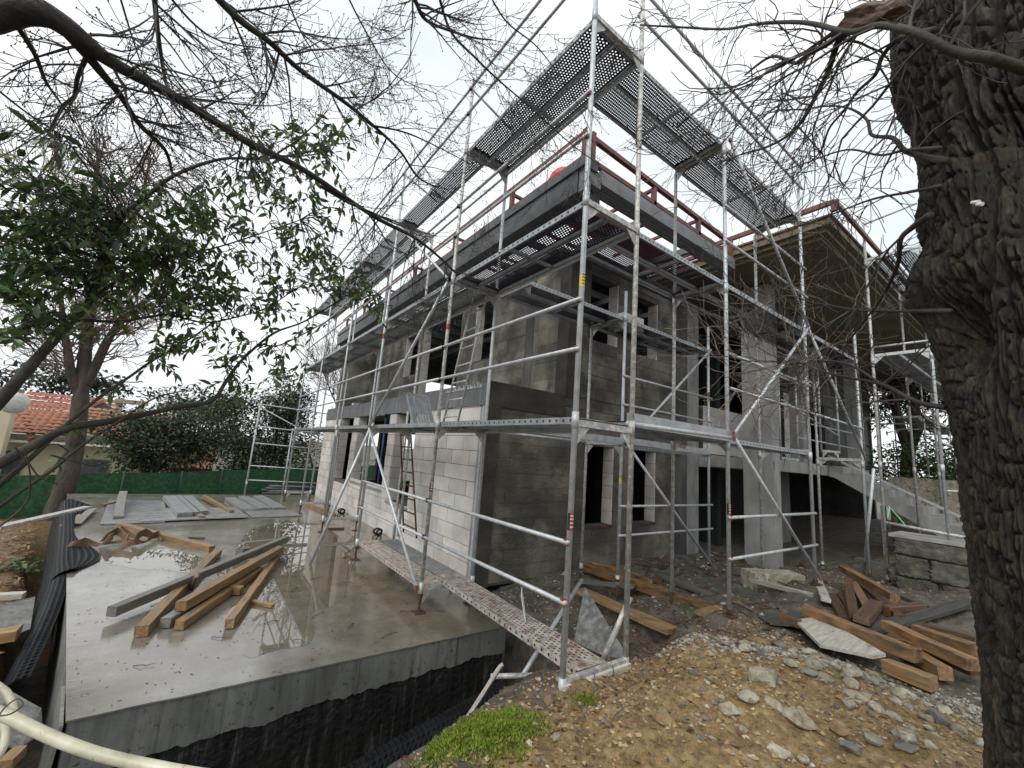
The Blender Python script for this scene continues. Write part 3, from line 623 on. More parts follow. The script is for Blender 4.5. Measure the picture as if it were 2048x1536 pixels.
while yy > -3:
    wd = rw.uniform(.3, .7); me = rock_mesh('stone', .45, wd, .3, rw.randint(0, 999), M['wall_stone'], .12, 3, .8); inst('stone', me, SW, (7.95, yy * .0 - .42, 0.1), (0, 0, 1.57)); yy -= 9

# ---------------------------------------------------------------- scaffolds
def plank_mesh(name, L, Wd, nx, ny, hole, mats, oct_=True, H_=.055, solid_end=.10, side_holes=True):
    b = MB(); x0, x1 = -L / 2 + solid_end, L / 2 - solid_end; m = .012
    cw, ch = (x1 - x0) / nx, (Wd - 2 * m) / ny
    b.box((-L / 2, -Wd / 2 + .002, -.004), (x0, Wd / 2 - .002, 0)); b.box((x1, -Wd / 2 + .002, -.004), (L / 2, Wd / 2 - .002, 0))
    b.add([(x0, -Wd / 2, 0), (x1, -Wd / 2, 0), (x1, -Wd / 2 + m, 0), (x0, -Wd / 2 + m, 0)], [(0, 1, 2, 3)])
    b.add([(x0, Wd / 2 - m, 0), (x1, Wd / 2 - m, 0), (x1, Wd / 2, 0), (x0, Wd / 2, 0)], [(0, 1, 2, 3)])
    r = hole
    for j in range(ny):
        yc = -Wd / 2 + m + (j + .5) * ch; off = (cw / 2 if j % 2 else 0); cnt = nx - (1 if j % 2 else 0)
        if j % 2:
            for a, e in ((x0, x0 + cw / 2), (x1 - cw / 2, x1)): b.add([(a, yc - ch / 2, 0), (e, yc - ch / 2, 0), (e, yc + ch / 2, 0), (a, yc + ch / 2, 0)], [(0, 1, 2, 3)])
        for i in range(cnt):
            xc = x0 + off + (i + .5) * cw
            vs = [(xc - cw / 2, yc - ch / 2, 0), (xc + cw / 2, yc - ch / 2, 0), (xc + cw / 2, yc + ch / 2, 0), (xc - cw / 2, yc + ch / 2, 0)]
            hx, hy = r * cw, r * ch
            hh = [(xc + hx * math.cos(a), yc + hy * math.sin(a), 0) for a in [math.pi * (-.875 + .25 * q) for q in range(8)]]
            # octagon verts from lower-left, two per side
            b.add(vs + hh, [(0, 5, 4), (0, 1, 6, 5), (1, 7, 6), (1, 2, 8, 7), (2, 9, 8), (2, 3, 10, 9), (3, 11, 10), (3, 0, 4, 11)])
    for s in (-1, 1):                       # folded sides and inner lip
        y = s * Wd / 2; b.cur = 1
        b.box((-L / 2 + .02, min(y, y - s * .004), -H_), (L / 2 - .02, max(y, y - s * .004), .001)); b.box((-L / 2 + .02, min(y, y - s * .02), -H_ - .003), (L / 2 - .02, max(y, y - s * .02), -H_ + .001)); b.cur = 0
    b.cur = 2
    if side_holes:
        for s in (-1, 1):
            for i in range(int(L / .09)):
                x = -L / 2 + .06 + i * .09; y = s * (Wd / 2 + .0015)
                b.add([(x + .013 * math.cos(q * .7854), y, -.026 + .013 * math.sin(q * .7854)) for q in range(8)], [tuple(range(8))])
    b.cur = 1
    for x in (-L / 2 + .05, L / 2 - .05): b.box((x - .02, -Wd / 2 + .02, -.05), (x + .02, Wd / 2 - .02, -.008))
    if L > 1: b.box((-.018, -Wd / 2 + .005, -.045), (.018, Wd / 2 - .005, -.006))
    return b.mesh(name, mats)
PK = {'open': plank_mesh('deck_plank', 2.5, .33, 64, 9, .26, [M['deck'], M['deck_edge'], M['black']]),
      'fine': plank_mesh('deck_plank', 2.5, .33, 56, 11, .24, [M['deck'], M['deck_edge'], M['black']]),
      'ribbed': plank_mesh('deck_plank', 2.5, .33, 40, 5, .16, [M['deck_edge'], M['deck_edge'], M['black']], side_holes=False),
      'mortar': plank_mesh('deck_plank', 2.5, .33, 46, 7, .26, [M['deck_mortar'], M['deck_side'], M['black']]), 'splashed': plank_mesh('deck_plank', 2.5, .33, 46, 7, .26, [M['deck_mortar'], M['deck_edge'], M['black']]),
      'plate': plank_mesh('panel', 2.5, .33, 30, 7, .24, [M['deck_edge'], M['deck_edge'], M['black']], side_holes=False)}
TR = .0243
class Scaf:
    def __init__(s, loc, label): s.o = empty('scaffold', loc, label, 'scaffold', 'scaffolds round the house')
    def tube(s, name, p, q, r=TR, m='steel', n=10): return MB().tube([p, q], r, n).build(name, M[m], s.o, smooth=True)
    def clip(s, p, m='red_clip'): 
        p = Vector(p); MB().box(p - Vector((.020, .016, .026)), p + Vector((.020, .016, .026))).build('wedge_clip', M[m], s.o)
    def standard(s, x, y, z0, z1, m='steel', jack=None):
        b = MB(); b.tube([(x, y, z0), (x, y, z1)], TR, 12)
        zz = math.ceil(z0 / 2 + .01) * 2
        while zz < z1 - .1: b.tube([(x, y, zz - .10), (x, y, zz + .04)], TR + .006, 12); zz += 2
        b.build('standard', M[m], s.o, smooth=True)
        if jack is not None and jack < z0 - .01:
            MB().tube([(x, y, jack), (x, y, z0 + .02)], .018, 8).tube([(x, y, z0 - .03), (x, y, z0 + .01)], .034, 8).box((x - .07, y - .07, jack), (x + .07, y + .07, jack + .01)).build('base_jack', M['rust'], s.o)
    def transom(s, p, q, m='steel_dirty'):
        MB().bar(p, q, .045, .055).build('transom', M[m], s.o)
        d = (Vector(q) - Vector(p)).normalized()
        for e, sg in ((Vector(p), 1), (Vector(q), -1)):
            a = e + d * sg * .03
            MB().poly_prism([a + Vector((0, 0, -.03)), a + d * sg * .14 + Vector((0, 0, -.03)), a + Vector((0, 0, -.17))], d.cross(Vector((0, 0, 1))) * .008).build('gusset', M[m], s.o)
    def plank(s, kind, a, b, zrot=None):
        a, b = Vector(a), Vector(b); d = b - a; me = PK[kind]
        inst('deck_plank', me, s.o, (a + b) / 2, (0, -math.asin(d.z / d.length), math.atan2(d.y, d.x)), (d.length / 2.5, 1, 1))
def decks(s, kind, ax, a, b, lanes, z, gap=.02):
    for ln in lanes:
        if ax == 'y': s.plank(kind, (ln, a + gap, z), (ln, b - gap, z))
        else: s.plank(kind, (a + gap, ln, z), (b - gap, ln, z))
LY = [0, 2.5, 5.11, 7.59, 10.15, 12.7]
A = Scaf((0, 6, ZS), 'tall steel scaffold along the left front, standing on the wet slab')
for i, y in enumerate(LY):
    zb = -.05 if i == 0 else -.10
    jk = -.07 if i == 0 else ZS
    A.standard(0, y, zb, 8.2 if i == 0 else 7.2, 'steel' if i != 1 else 'steel_dirty', jk)
    A.standard(.73, y, zb, 8.0 if i == 0 else 6.05, 'steel_dirty' if i in (0, 2) else 'steel', jk)
    for z in (2, 4, 6): A.transom((0, y, z - .05), (.73, y, z - .05))
    if i: A.transom((0, y, -.035), (.73, y, -.035))
    A.tube('rail', (.02, y, 7.0), (.73, y, 6.75), .018) if i in (1, 2, 3) else None
A.transom((0.02, 0, .0), (.71, 0, .0))
for x in (.19, .54):
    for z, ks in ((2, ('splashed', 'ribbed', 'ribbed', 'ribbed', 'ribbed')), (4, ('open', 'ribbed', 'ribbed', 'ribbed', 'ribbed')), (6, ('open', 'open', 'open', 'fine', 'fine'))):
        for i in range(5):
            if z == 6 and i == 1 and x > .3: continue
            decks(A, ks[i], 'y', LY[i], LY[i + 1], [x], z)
A.plank('mortar', (.36, .03, .03), (.47, 2.72, .03)); A.plank('mortar', (.18, 2.52, -.002), (.18, 5.1, -.002)); A.plank('plate', (.54, 2.52, -.002), (.54, 5.1, -.002))
A.plank('mortar', (.34, -.01, .06), (.345, .18, .06)) if False else None
for i in range(5):
    for z in (.57, 1.01, 2.57, 3.01, 4.61, 5.07, 6.57, 7.0):
        if i >= 2 and z < 2: continue
        A.tube('guardrail', (-.035, LY[i] - .03, z), (-.035, LY[i + 1] + .03, z), .019)
        if i < 2: A.clip((-.03, LY[i] + .0, z)); A.clip((-.03, LY[i + 1], z))
for z in (6.57, 7.0): A.tube('guardrail', (-.03, -.04, z), (-.03, -1.0, z), .019) if False else None
def brace(s, p, q, r=.021): s.tube('brace', p, q, r); s.clip(p, 'red_clip'); s.clip(q, 'red_clip')
brace(A, (-.06, 2.5, -.02), (-.06, 5.11, 1.95)); brace(A, (-.06, 5.11, 1.95), (-.06, 2.5, 3.95)); brace(A, (-.06, 2.5, 3.95), (-.06, 5.11, 5.95))
A.tube('raking_shore', (-.06, 5.05, 1.9), (-0.714,5.100,-0.305), .026)
A.tube('raking_shore', (.0, 7.5, 1.9), (0.429,9.067,-0.305), .024)
# level-three transverse support at the corner
for z in (2, 4, 6): A.tube('ledger', (.73, 0, z - .06), (.73, 12.7, z - .06), .02)
def label_plate(s, x, y, z, mats, h=.13):
    b = MB(); n = 10
    for q in range(n):
        a0, a1 = rad(170 + q * 13), rad(170 + (q + 1) * 13); R = TR + .002
        c0, s0, c1, s1 = math.cos(a0) * R, math.sin(a0) * R, math.cos(a1) * R, math.sin(a1) * R
        b.cur = 0 if q < 4 else 1
        b.add([(x + c0, y + s0, z), (x + c1, y + s1, z), (x + c1, y + s1, z + h), (x + c0, y + s0, z + h)], [(0, 1, 2, 3)])
    b.cur = 2
    for q in range(5):
        a0 = rad(225 + q * 14); R = TR + .0032; x0, y0 = x + math.cos(a0) * R, y + math.sin(a0) * R; x1, y1 = x + math.cos(a0 + .16) * R, y + math.sin(a0 + .16) * R
        for zz in (.02, .05, .08, .105): b.add([(x0, y0, z + zz), (x1, y1, z + zz), (x1, y1, z + zz + .012), (x0, y0, z + zz + .012)], [(0, 1, 2, 3)])
    b.build('sticker', mats, s.o)
RED = [M['black'], M['red_clip'], M['white']]; YEL = [M['yellow'], M['yellow'], M['black']]
label_plate(A, 0, 0, 1.10, RED); label_plate(A, 0, 2.5, 1.12, RED, .1); label_plate(A, 0, 0, 3.13, YEL, .11)
for z in (3.25,): label_plate(A, 0, 2.5, z, [M['red_clip'], M['red_clip'], M['rust']], .08)
label_plate(A, 0, 5.11, 3.6, [M['red_clip'], M['red_clip'], M['rust']], .1)

Bs = Scaf((3.9, .45, 0), 'steel scaffold along the right side, standing on orange timber beams')
BX = [.73, 2.67, 5.22, 7.8]
for i, x in enumerate(BX):
    if i == 0: continue
    zb = (0, .10, .16, .0)[i]
    Bs.standard(x, .09, zb, (0, 7.05, 7.0, 4.6)[i], 'steel', zb - .06); Bs.standard(x, .82, zb - .02, (0, 6.0, 6.0, 4.3)[i], 'steel_dirty', zb - .2)
    for z in ((2.1, 4.1, 6.1) if i < 3 else (2.1, 4.1)): Bs.transom((x, .09, z - .05), (x, .82, z - .05))
    if i < 3: Bs.tube('rail', (x, .09, 6.95), (x, .82, 6.8), .018)
for z, kinds in ((2.05, ('fine', 'fine', None)), (4.06, ('open', 'fine', 'fine')), (6.08, ('open', 'open', None))):
    for i in range(3):
        if kinds[i]:
            for y in (.27, .63):
                if z < 3 and i == 1 and y > .4: continue
                decks(Bs, kinds[i], 'x', BX[i] + (.02 if i == 0 else 0), BX[i + 1], [y], z)
Bs.tube('ledger', (.73, .05, 2.02), (2.67, .05, 2.05), .024); MB().bar((.76, .06, 2.06), (2.65, .06, 2.07), .04, .13).build('toe_board', M['deck_edge'], Bs.o)
for z in (.66, 1.12): Bs.tube('guardrail', (2.62, .06, z), (5.26, .06, z), .019); Bs.clip((2.66, .06, z)); 
for z in (2.66, 3.1): Bs.tube('guardrail', (2.7, .06, z), (5.26, .06, z), .019)
for z in (2.66,): Bs.tube('guardrail', (5.22, .06, z), (7.85, .06, z), .019)
for z in (4.6, 5.1, 6.6, 7.0): Bs.tube('guardrail', (.73 if z > 6 else 2.6, .055, z), (5.3, .055, z), .019)
brace(Bs, (2.70, .02, 2.1), (5.2, .02, 4.05)); brace(Bs, (5.2, .02, 4.05), (2.70, .02, 6.1)); brace(Bs, (2.70, .02, 2.05), (5.2, .02, .2)); brace(Bs, (5.2, .02, 4.0), (7.7, .02, 2.1))
label_plate(Bs, 2.67, .09, 1.15, RED)
MB().tube([(.73, .02, 4.95), (.73, .02, 5.5)], .02).build('coupler', M['rust'], Bs.o)

D_ = Scaf((4, 2.1, -.3), 'low inner steel scaffold between the right side wall and the outer scaffold')
DX = [.80, 2.75, 5.27]
for i, x in enumerate(DX):
    if i:
        D_.standard(x, 1.75, -.02, 4.42, 'steel', -.2); D_.standard(x, 2.48, -.05, 4.05, 'steel_dirty', -.25)
    for z in (2.0, 4.0):
        if i or z > 3: D_.transom((x, 1.75, z - .05), (x, 2.48, z - .05))
for y in (1.93, 2.29):
    for i in range(2): decks(D_, 'fine', 'x', DX[i], DX[i + 1], [y], 3.98)
for i in range(2): MB().bar((DX[i], 1.74, 2.0), (DX[i + 1], 1.74, 1.98), .05, .10).build('ledger', M['deck_edge'], D_.o); D_.tube('ledger', (DX[i], 2.48, 1.96), (DX[i + 1], 2.48, 1.96), .02)
decks(D_, 'fine', 'x', DX[1], DX[2], [2.29], 1.96)
for z in (.60, 1.02, 2.55, 3.0): D_.tube('guardrail', (2.7, 1.71, z), (5.32, 1.71, z), .018)
brace(D_, (2.8, 1.69, 1.95), (5.25, 1.69, -.02)); brace(D_, (2.8, 1.69, 1.95), (5.25, 1.69, 3.95)); label_plate(D_, 2.75, 1.75, 1.35, YEL, .09); label_plate(D_, 5.27, 1.75, 3.0, [M['red_clip'], M['red_clip'], M['black']], .12)
MB().bar((4.25, 1.738, 2.02), (4.45, 1.738, 2.015), .051, .06).build('sticker', M['red_clip'], D_.o)

E_ = Scaf((10.5, -.6, 0), 'steel scaffold under the tan eaves of the old wing, beside the stone wall')
for i, x in enumerate((7.8, 10.38, 12.95, 15.5, 18.1)):
    zb = -.05 if i == 0 else .5
    E_.standard(x, -.17, zb, 6.9 if i < 1 else 6.6, 'steel_dirty', -.12 if i == 0 else None); E_.standard(x, -.99, .75, 6.7, 'steel_dirty' if i else 'steel', .7 if i == 0 else None)
    for z in (4.12, 6.12): E_.transom((x, -.17, z - .05), (x, -.99, z - .05), 'steel')
    E_.tube('rail', (x, -.17, 4.24), (x, -.99, 4.24), .02)
    if i < 4:
        x2 = (7.8, 10.38, 12.95, 15.5, 18.1)[i + 1]
        for y in (-.38, -.76): decks(E_, 'ribbed', 'x', x, x2, [y], 4.1); decks(E_, 'open', 'x', x, x2, [y], 6.1)
        for z in (1.6, 2.4, 3.0): E_.tube('guardrail', (x, -1.03, z), (x2, -1.03, z), .018)
brace(E_, (10.4, -1.05, .8), (12.95, -1.05, 2.9)); brace(E_, (12.95, -1.05, .8), (15.5, -1.05, 2.9))
E_.tube('rail', (7.8, -.17, 6.85), (7.8, -.99, 6.95), .02); E_.tube('transom', (7.8, -.17, .95), (7.8, -1.3, .87), .024, 'steel_dirty'); E_.tube('standard', (7.82, -1.25, .78), (7.82, -1.25, 4.2), TR, 'steel_dirty')
E_.tube('raking_shore', (7.55, -.13, 1.9), (7.989,0.232,-0.100), .026)
MB().bar((7.7, -.22, .20), (7.95, .3, .20), .10, .05).build('sole_board', M['wood_grey'], E_.o)

F_ = Scaf((9.6, 1.0, 2), 'short steel scaffold frames standing on the concrete porch slab')
for x, y, z1 in ((9.35, 1.72, 4.2), (9.3, 2.45, 4.0), (10.35, 1.55, 4.75), (10.8, 1.3, 4.5), (10.35, 2.6, 4.2), (11.6, 2.4, 4.2)):
    F_.standard(x, y, 2.3 if x > 10 else 2.03, z1, 'steel', 2.02)
F_.transom((8.35, 1.72, 2.05), (9.35, 1.72, 2.05)); F_.standard(8.35, 1.72, 2.03, 4.0)
F_.transom((9.3, 1.72, 4.05), (10.35, 1.55, 4.1)); F_.transom((10.35, 1.55, 2.35), (10.8, 1.3, 2.35))
for z in (2.6, 3.0): F_.tube('guardrail', (9.35, 1.70, z), (11.6, 1.2, z - .1), .018)
for y in (1.95, 2.3): decks(F_, 'fine', 'x', 7.85, 10.35, [y], 4.05)
F_.tube('brace', (8.4, 1.68, 3.4), (10.8, 1.28, 2.75), .02); label_plate(F_, 9.35, 1.72, 3.15, [M['red_clip'], M['red_clip'], M['black']], .12)

G_ = Scaf((1, 15, -.8), 'far low scaffold bay past the end of the house, by the green fence')
a0, a1 = (-0.868,15.200,-0.332), (0.322,15.600,-0.367)
for (px, y, z1) in ((a0[0], 15.2, 2.85), (a0[0] + .06, 16.0, 2.9), (a1[0], 15.3, 2.0), (2.0, 15.4, 6.8), (2.1, 16.1, 6.8), (3.9, 15.4, 6.6)):
    G_.standard(px, y, -.85, z1, 'steel')
for z in (-.5, .1, .6, 1.4, 2.0, 2.8): G_.tube('guardrail', (a0[0], 15.2, z), (2.0, 15.4, z - .1), .02)
for z in (-.3, 1.0, 2.2, 3.2, 4.6): G_.tube('guardrail', (2.0, 15.38, z), (3.9, 15.38, z), .02)
o = MB().box((3.30, 2.22, 3.985), (3.86, 2.42, 4.33)).thing('block', M['block'], 'single pale block standing on the inner scaffold deck before the first upper side window', 'block')
for x0 in (2.0,):
    for y in (15.6, 15.95): decks(G_, 'fine', 'x', 2.0, 3.9, [y], 2.3); decks(G_, 'fine', 'x', 2.0, 3.9, [y], 4.4)
brace(G_, (2.0, 15.3, -.8), (3.9, 15.3, 1.4)); G_.tube('brace', (a0[0], 15.25, 2.7), (2.0, 15.4, 1.4), .02)
for i in range(2):
    o = MB().box((1.35 + i * .75 + .0, 15.6, 2.32), (1.35 + i * .75 + .55, 15.9, 2.58)).thing('block', M['block'], 'pale block on the far scaffold deck beyond the house end', 'block', 'blocks on the far deck') if False else None

K_ = Scaf((21, 1.5, 0), 'distant steel scaffold seen under the eaves beyond the stair')
for i, x in enumerate((16.5, 18.6, 20.8, 23.0)):
    for y in (.6, 2.2):
        K_.standard(x, y, .2, 5.6, 'steel_dirty')
    K_.transom((x, .6, 3.9), (x, 2.2, 3.9))
    if i < 3:
        x2 = (16.5, 18.6, 20.8, 23.0)[i + 1]
        for z in (1.4, 2.4, 3.2, 3.95): K_.tube('guardrail', (x, .58, z), (x2, .58, z), .022)
        decks(K_, 'ribbed', 'x', x, x2, [.8, 1.16], 3.95)
brace(K_, (16.5, .55, .5), (18.6, .55, 2.6)); brace(K_, (20.8, .55, .5), (18.6, .55, 2.6))

# ---------------------------------------------------------------- ladders and loose items on the scaffold
def ladder(p, q, wv, nr, m, label, r=.018):
    p, q, wv = Vector(p), Vector(q), Vector(wv); o = empty('ladder', p, label, 'ladder')
    for s in (0, 1):
        a, b = p + wv * s, q + wv * s * .86; MB().tube([a, b], r, 8).build('stile', M[m], o, smooth=True)
    for i in range(nr):
        t = (i + .6) / nr; a = p.lerp(q, t); MB().tube([a, a + wv * (1 - .14 * t)], r * .85, 8).build('rung', M[m], o, smooth=True)
    return o
ladder((.70, 3.75, 2.02), (.62, 2.95, 4.15), (-.02, -.52, 0), 8, 'steel_dirty', 'grey steel ladder leaning from the middle deck up to the deck under the fascia')
p0 = (1.000,4.861,-0.161)
ladder((1.02, 4.95, .02), (.98, 5.7, 2.0), (.0, .62, 0), 8, 'rust', 'mortar stained rusty ladder leaning against the pale block wall above the slab')
pk = empty('perforated_plate', (.55, 4.2, 2.02), 'short perforated steel plank leaning beside the upper ladder on the middle deck', 'steel plank')
inst('panel', PK['fine'], pk, (.45, 4.3, 2.34), (rad(62), rad(8), rad(90)), (.26, 1.9, 1)) if False else inst('panel', PK['plate'], pk, (.40, 3.95, 2.24), (rad(0), rad(-52), rad(90)), (.32, 1.15, 1))

# ---------------------------------------------------------------- timber
BEAMS = {}
def timber(p, q, w, h, m, label, cat='timber beam', name='timber_beam', roll=0, group=None, chip=.006):
    """one sawn timber: its own length along local x, slightly worn edges"""
    p, q = Vector(p), Vector(q); d = q - p; L = d.length; c = .045 * min(w, h); n = 14; b = MB(); sd = random.uniform(0, 99); bw_, bh_ = random.uniform(-1, 1) * .006 * L, random.uniform(-1, 1) * .003 * L; tw_ = random.uniform(-.06, .06)
    prof = [(-w / 2 + c, -h / 2), (w / 2 - c, -h / 2), (w / 2, -h / 2 + c), (w / 2, h / 2 - c), (w / 2 - c, h / 2), (-w / 2 + c, h / 2), (-w / 2, h / 2 - c), (-w / 2, -h / 2 + c)]
    vs = []; f = []
    for i in range(n + 1):
        x = -L / 2 + L * i / n
        for j, (y, z) in enumerate(prof):
            e = chip * fn(x, j * .7, sd, 3.1, 3); qq = i / n * 2 - 1; ct, st_ = math.cos(tw_ * qq), math.sin(tw_ * qq); vs.append((x + (chip * 3 * fn(y * 9, z * 9, sd, 3) if i in (0, n) else 0), y * ct - z * st_ + e + bw_ * (1 - qq * qq), y * st_ + z * ct + e * .7 + bh_ * (1 - qq * qq)))
    for i in range(n):
        for j in range(8): f.append((i * 8 + j, i * 8 + (j + 1) % 8, (i + 1) * 8 + (j + 1) % 8, (i + 1) * 8 + j))
    f += [tuple(range(7, -1, -1)), tuple(n * 8 + j for j in range(8))]
    b.add(vs, f); me = b.mesh(name, M[m]); bm = bmesh.new(); bm.from_mesh(me); bmesh.ops.recalc_face_normals(bm, faces=bm.faces); bm.to_mesh(me); bm.free()
    o = bpy.data.objects.new(name, me); C.objects.link(o)
    X = d.normalized(); Y = Vector((0, 0, 1)).cross(X); Y = Y.normalized() if Y.length > .01 else Vector((0, 1, 0)); Z = X.cross(Y)
    R = Matrix((X, Y, Z)).transposed(); o.matrix_world = Matrix.Translation((p + q) / 2) @ R.to_4x4() @ Matrix.Rotation(rad(roll), 4, 'X')
    return tag(o, label, cat, group)
T1, T2, T3 = ZS + .05, ZS + .15, ZS + .25
timber((-2.897,3.518,-0.210), (-0.952,6.044,-0.100), .09, .10, 'wood_grey', 'longest grey timber on the wet slab, lying across the top of the heap', roll=2)
timber((-2.610,3.004,-0.255), (-1.925,6.016,-0.245), .105, .095, 'wood_tan', 'orange ended timber at the front left of the heap, running under the longest grey one')
timber((-2.336,3.259,-0.150), (-1.116,5.492,-0.140), .105, .10, 'wood_tan', 'timber in the middle of the heap with a pale square end, laid over two others')
timber((-2.442,3.134,-0.255), (-1.781,4.393,-0.255), .095, .09, 'wood_grey', 'short grey timber pressed between two orange ones at the front of the heap')
timber((-2.328,3.026,-0.255), (-1.454,4.776,-0.255), .085, .085, 'wood_tan', 'brown timber with a split rotten end low in the heap on the slab')
timber((-1.918,2.861,-0.255), (-1.115,5.590,-0.255), .085, .09, 'wood_tan', 'timber lying apart to the right of the heap, its near end in the puddle')
timber((-1.998,4.107,-0.250), (-1.736,3.895,-0.250), .09, .09, 'wood_tan', 'short offcut wedged crosswise behind the middle of the heap', cat='offcut')
timber((-1.648,3.551,-0.285), (-1.468,3.311,-0.285), .05, .035, 'wood_tan', 'small yellow splinter of wood lying in the puddle right of the heap', cat='offcut', name='wood_splinter')
timber((-2.235,4.369,-0.290), (-2.226,3.894,-0.020), .035, .06, 'wood_orange', 'split yellow stake standing upright against the longest grey timber', cat='stake', name='wood_stake')
timber((-3.460,8.871,-0.260), (-1.997,6.326,-0.260), .10, .10, 'wood_tan', 'long pinkish timber lying alone on the slab behind the heap', roll=3)
timber((-1.594,6.062,-0.270), (-1.465,6.134,-0.270), .09, .09, 'wood_grey', 'small dark cube of wood standing behind the heap by the puddle', cat='offcut')
timber((-2.117,7.373,-0.290), (-2.094,7.505,-0.290), .04, .03, 'wood_brown', 'tiny brown wood chip lying behind the long pinkish timber', cat='offcut') if False else None
timber((-2.328,7.520,-0.290), (-2.087,7.411,-0.290), .05, .03, 'wood_brown', 'dark brown stick lying flat behind the long pinkish timber', cat='offcut', name='wood_stick')
timber((-0.991,6.487,-0.290), (-0.510,6.434,-0.290), .03, .03, 'wood_grey', 'thin round batten lying in the puddle behind the heap', cat='batten', name='batten')
timber((-3.553,9.717,-0.250), (-3.822,12.572,-0.050), .16, .06, 'wood_grey', 'grey plank propped up at the back edge of the slab', cat='plank', name='plank')
timber((-2.085,13.088,-0.220), (-1.533,10.173,-0.240), .10, .09, 'wood_tan', 'short tan timber lying across the slab between the grey pavers')
timber((-2.296,10.241,-0.260), (-2.124,9.492,-0.260), .11, .10, 'wood_tan', 'square orange timber end beside the large grey paver stack')
timber((-4.077,11.776,-0.270), (-3.853,12.408,-0.270), .06, .04, 'wood_orange', 'thin red brown batten left of the propped grey plank', cat='batten', name='batten')
timber((-4.207,8.974,-0.270), (-4.163,10.132,-0.250), .14, .03, 'wood_tan', 'short tan plank at the left edge of the slab near the membrane', cat='plank', name='plank')
timber((-4.093,9.164,-0.270), (-4.121,10.912,-0.240), .14, .03, 'wood_grey', 'short bent plank beside the tan one on the slab edge', cat='plank', name='plank')
timber((0.198,7.870,-0.290), (0.529,7.798,-0.290), .06, .03, 'wood_brown', 'dark board offcut lying in the puddle near the scaffold feet', cat='offcut', name='wood_stick')
timber((0.495,11.958,-0.270), (0.744,9.591,-0.270), .13, .07, 'wood_orange', 'red brown board lying by the foot of the pale block wall', cat='board', name='board')
# metal profile at left
o = MB().bar((-4.259,5.407,0.324), (-3.693,6.948,0.349), .11, .03).thing('metal_profile', M['steel_dirty'], 'long grey metal profile resting on the slab edge and reaching out to the left', 'metal profile')
# plywood sheets and pavers at the back of the slab
def sheet(pts, th, m, name, label, cat, z=0, group=None):
    b = MB().poly_prism(pts, (0, 0, th)); o = b.thing(name, M[m], label, cat, group)
    bm = bmesh.new(); bm.from_mesh(o.data); bmesh.ops.recalc_face_normals(bm, faces=bm.faces); bm.to_mesh(o.data); bm.free(); return o
sheet([(-3.751,9.163,-0.300), (-2.757,9.263,-0.300), (-2.934,12.619,-0.300), (-4.106,12.945,-0.300)], .02, 'ply', 'plywood_sheet', 'wet plywood sheet at the back left of the slab under the propped plank', 'plywood')
sheet([(-3.149,9.263,-0.278), (-1.208,9.534,-0.278), (-1.402,11.111,-0.278), (-2.856,11.063,-0.278)], .018, 'ply', 'plywood_sheet', 'wide wet plywood sheet in the middle back of the slab', 'plywood')
sheet([(-1.128,9.588,-0.300), (0.013,9.723,-0.300), (-0.321,11.178,-0.300), (-1.276,11.257,-0.300)], .018, 'ply', 'plywood_sheet', 'plywood sheet at the back right of the slab in front of the narrow pavers', 'plywood')
def slabbox(name, corners, z, th, m, label, cat, group=None):
    return sheet([(c[0], c[1], z) for c in corners], th, m, name, label, cat, 0, group)
slabbox('paver', [(-2.581,9.645,-0.230), (-2.295,9.746,-0.230), (-2.752,12.922,-0.230), (-3.010,12.807,-0.230)], -.255, .09, 'paver', 'long grey slab, leftmost of the three laid side by side on the plywood', 'paver')
slabbox('paver', [(-2.277,9.743,-0.230), (-2.184,9.803,-0.230), (-2.606,12.925,-0.230), (-2.730,12.922,-0.230)], -.255, .085, 'paver', 'narrow grey slab, middle of the three laid side by side on the plywood', 'paver')
slabbox('paver', [(-2.156,9.873,-0.230), (-2.012,10.005,-0.230), (-2.354,12.929,-0.230), (-2.583,12.925,-0.230)], -.255, .085, 'paver', 'grey slab, right one of the three laid side by side on the plywood', 'paver')
pv = [((482,1017), (514,1016), (470,995), (450,995), 'left of the three rows of narrow grey pavers by the scaffold, near piece'),
      ((514,1015), (540,1014), (497,993), (479,993), 'middle row of the narrow grey pavers by the scaffold'),
      ((540,1014), (570,1012), (526,991), (506,992), 'right hand row of the narrow grey pavers by the scaffold')]
slabbox('paver', [(-1.308,10.585,-0.230), (-0.954,10.552,-0.230), (-1.307,12.949,-0.230), (-1.560,12.944,-0.230)], -.30, .08, 'paver', pv[0][4].replace(', near piece', ''), 'paver')
slabbox('paver', [(-0.911,10.638,-0.230), (-0.612,10.704,-0.230), (-0.935,13.206,-0.230), (-1.201,13.198,-0.230)], -.30, .08, 'paver', pv[1][4], 'paver')
slabbox('paver', [(-0.565,10.700,-0.230), (-0.240,10.768,-0.230), (-0.511,13.481,-0.230), (-0.802,13.338,-0.230)], -.30, .08, 'paver', pv[2][4], 'paver')
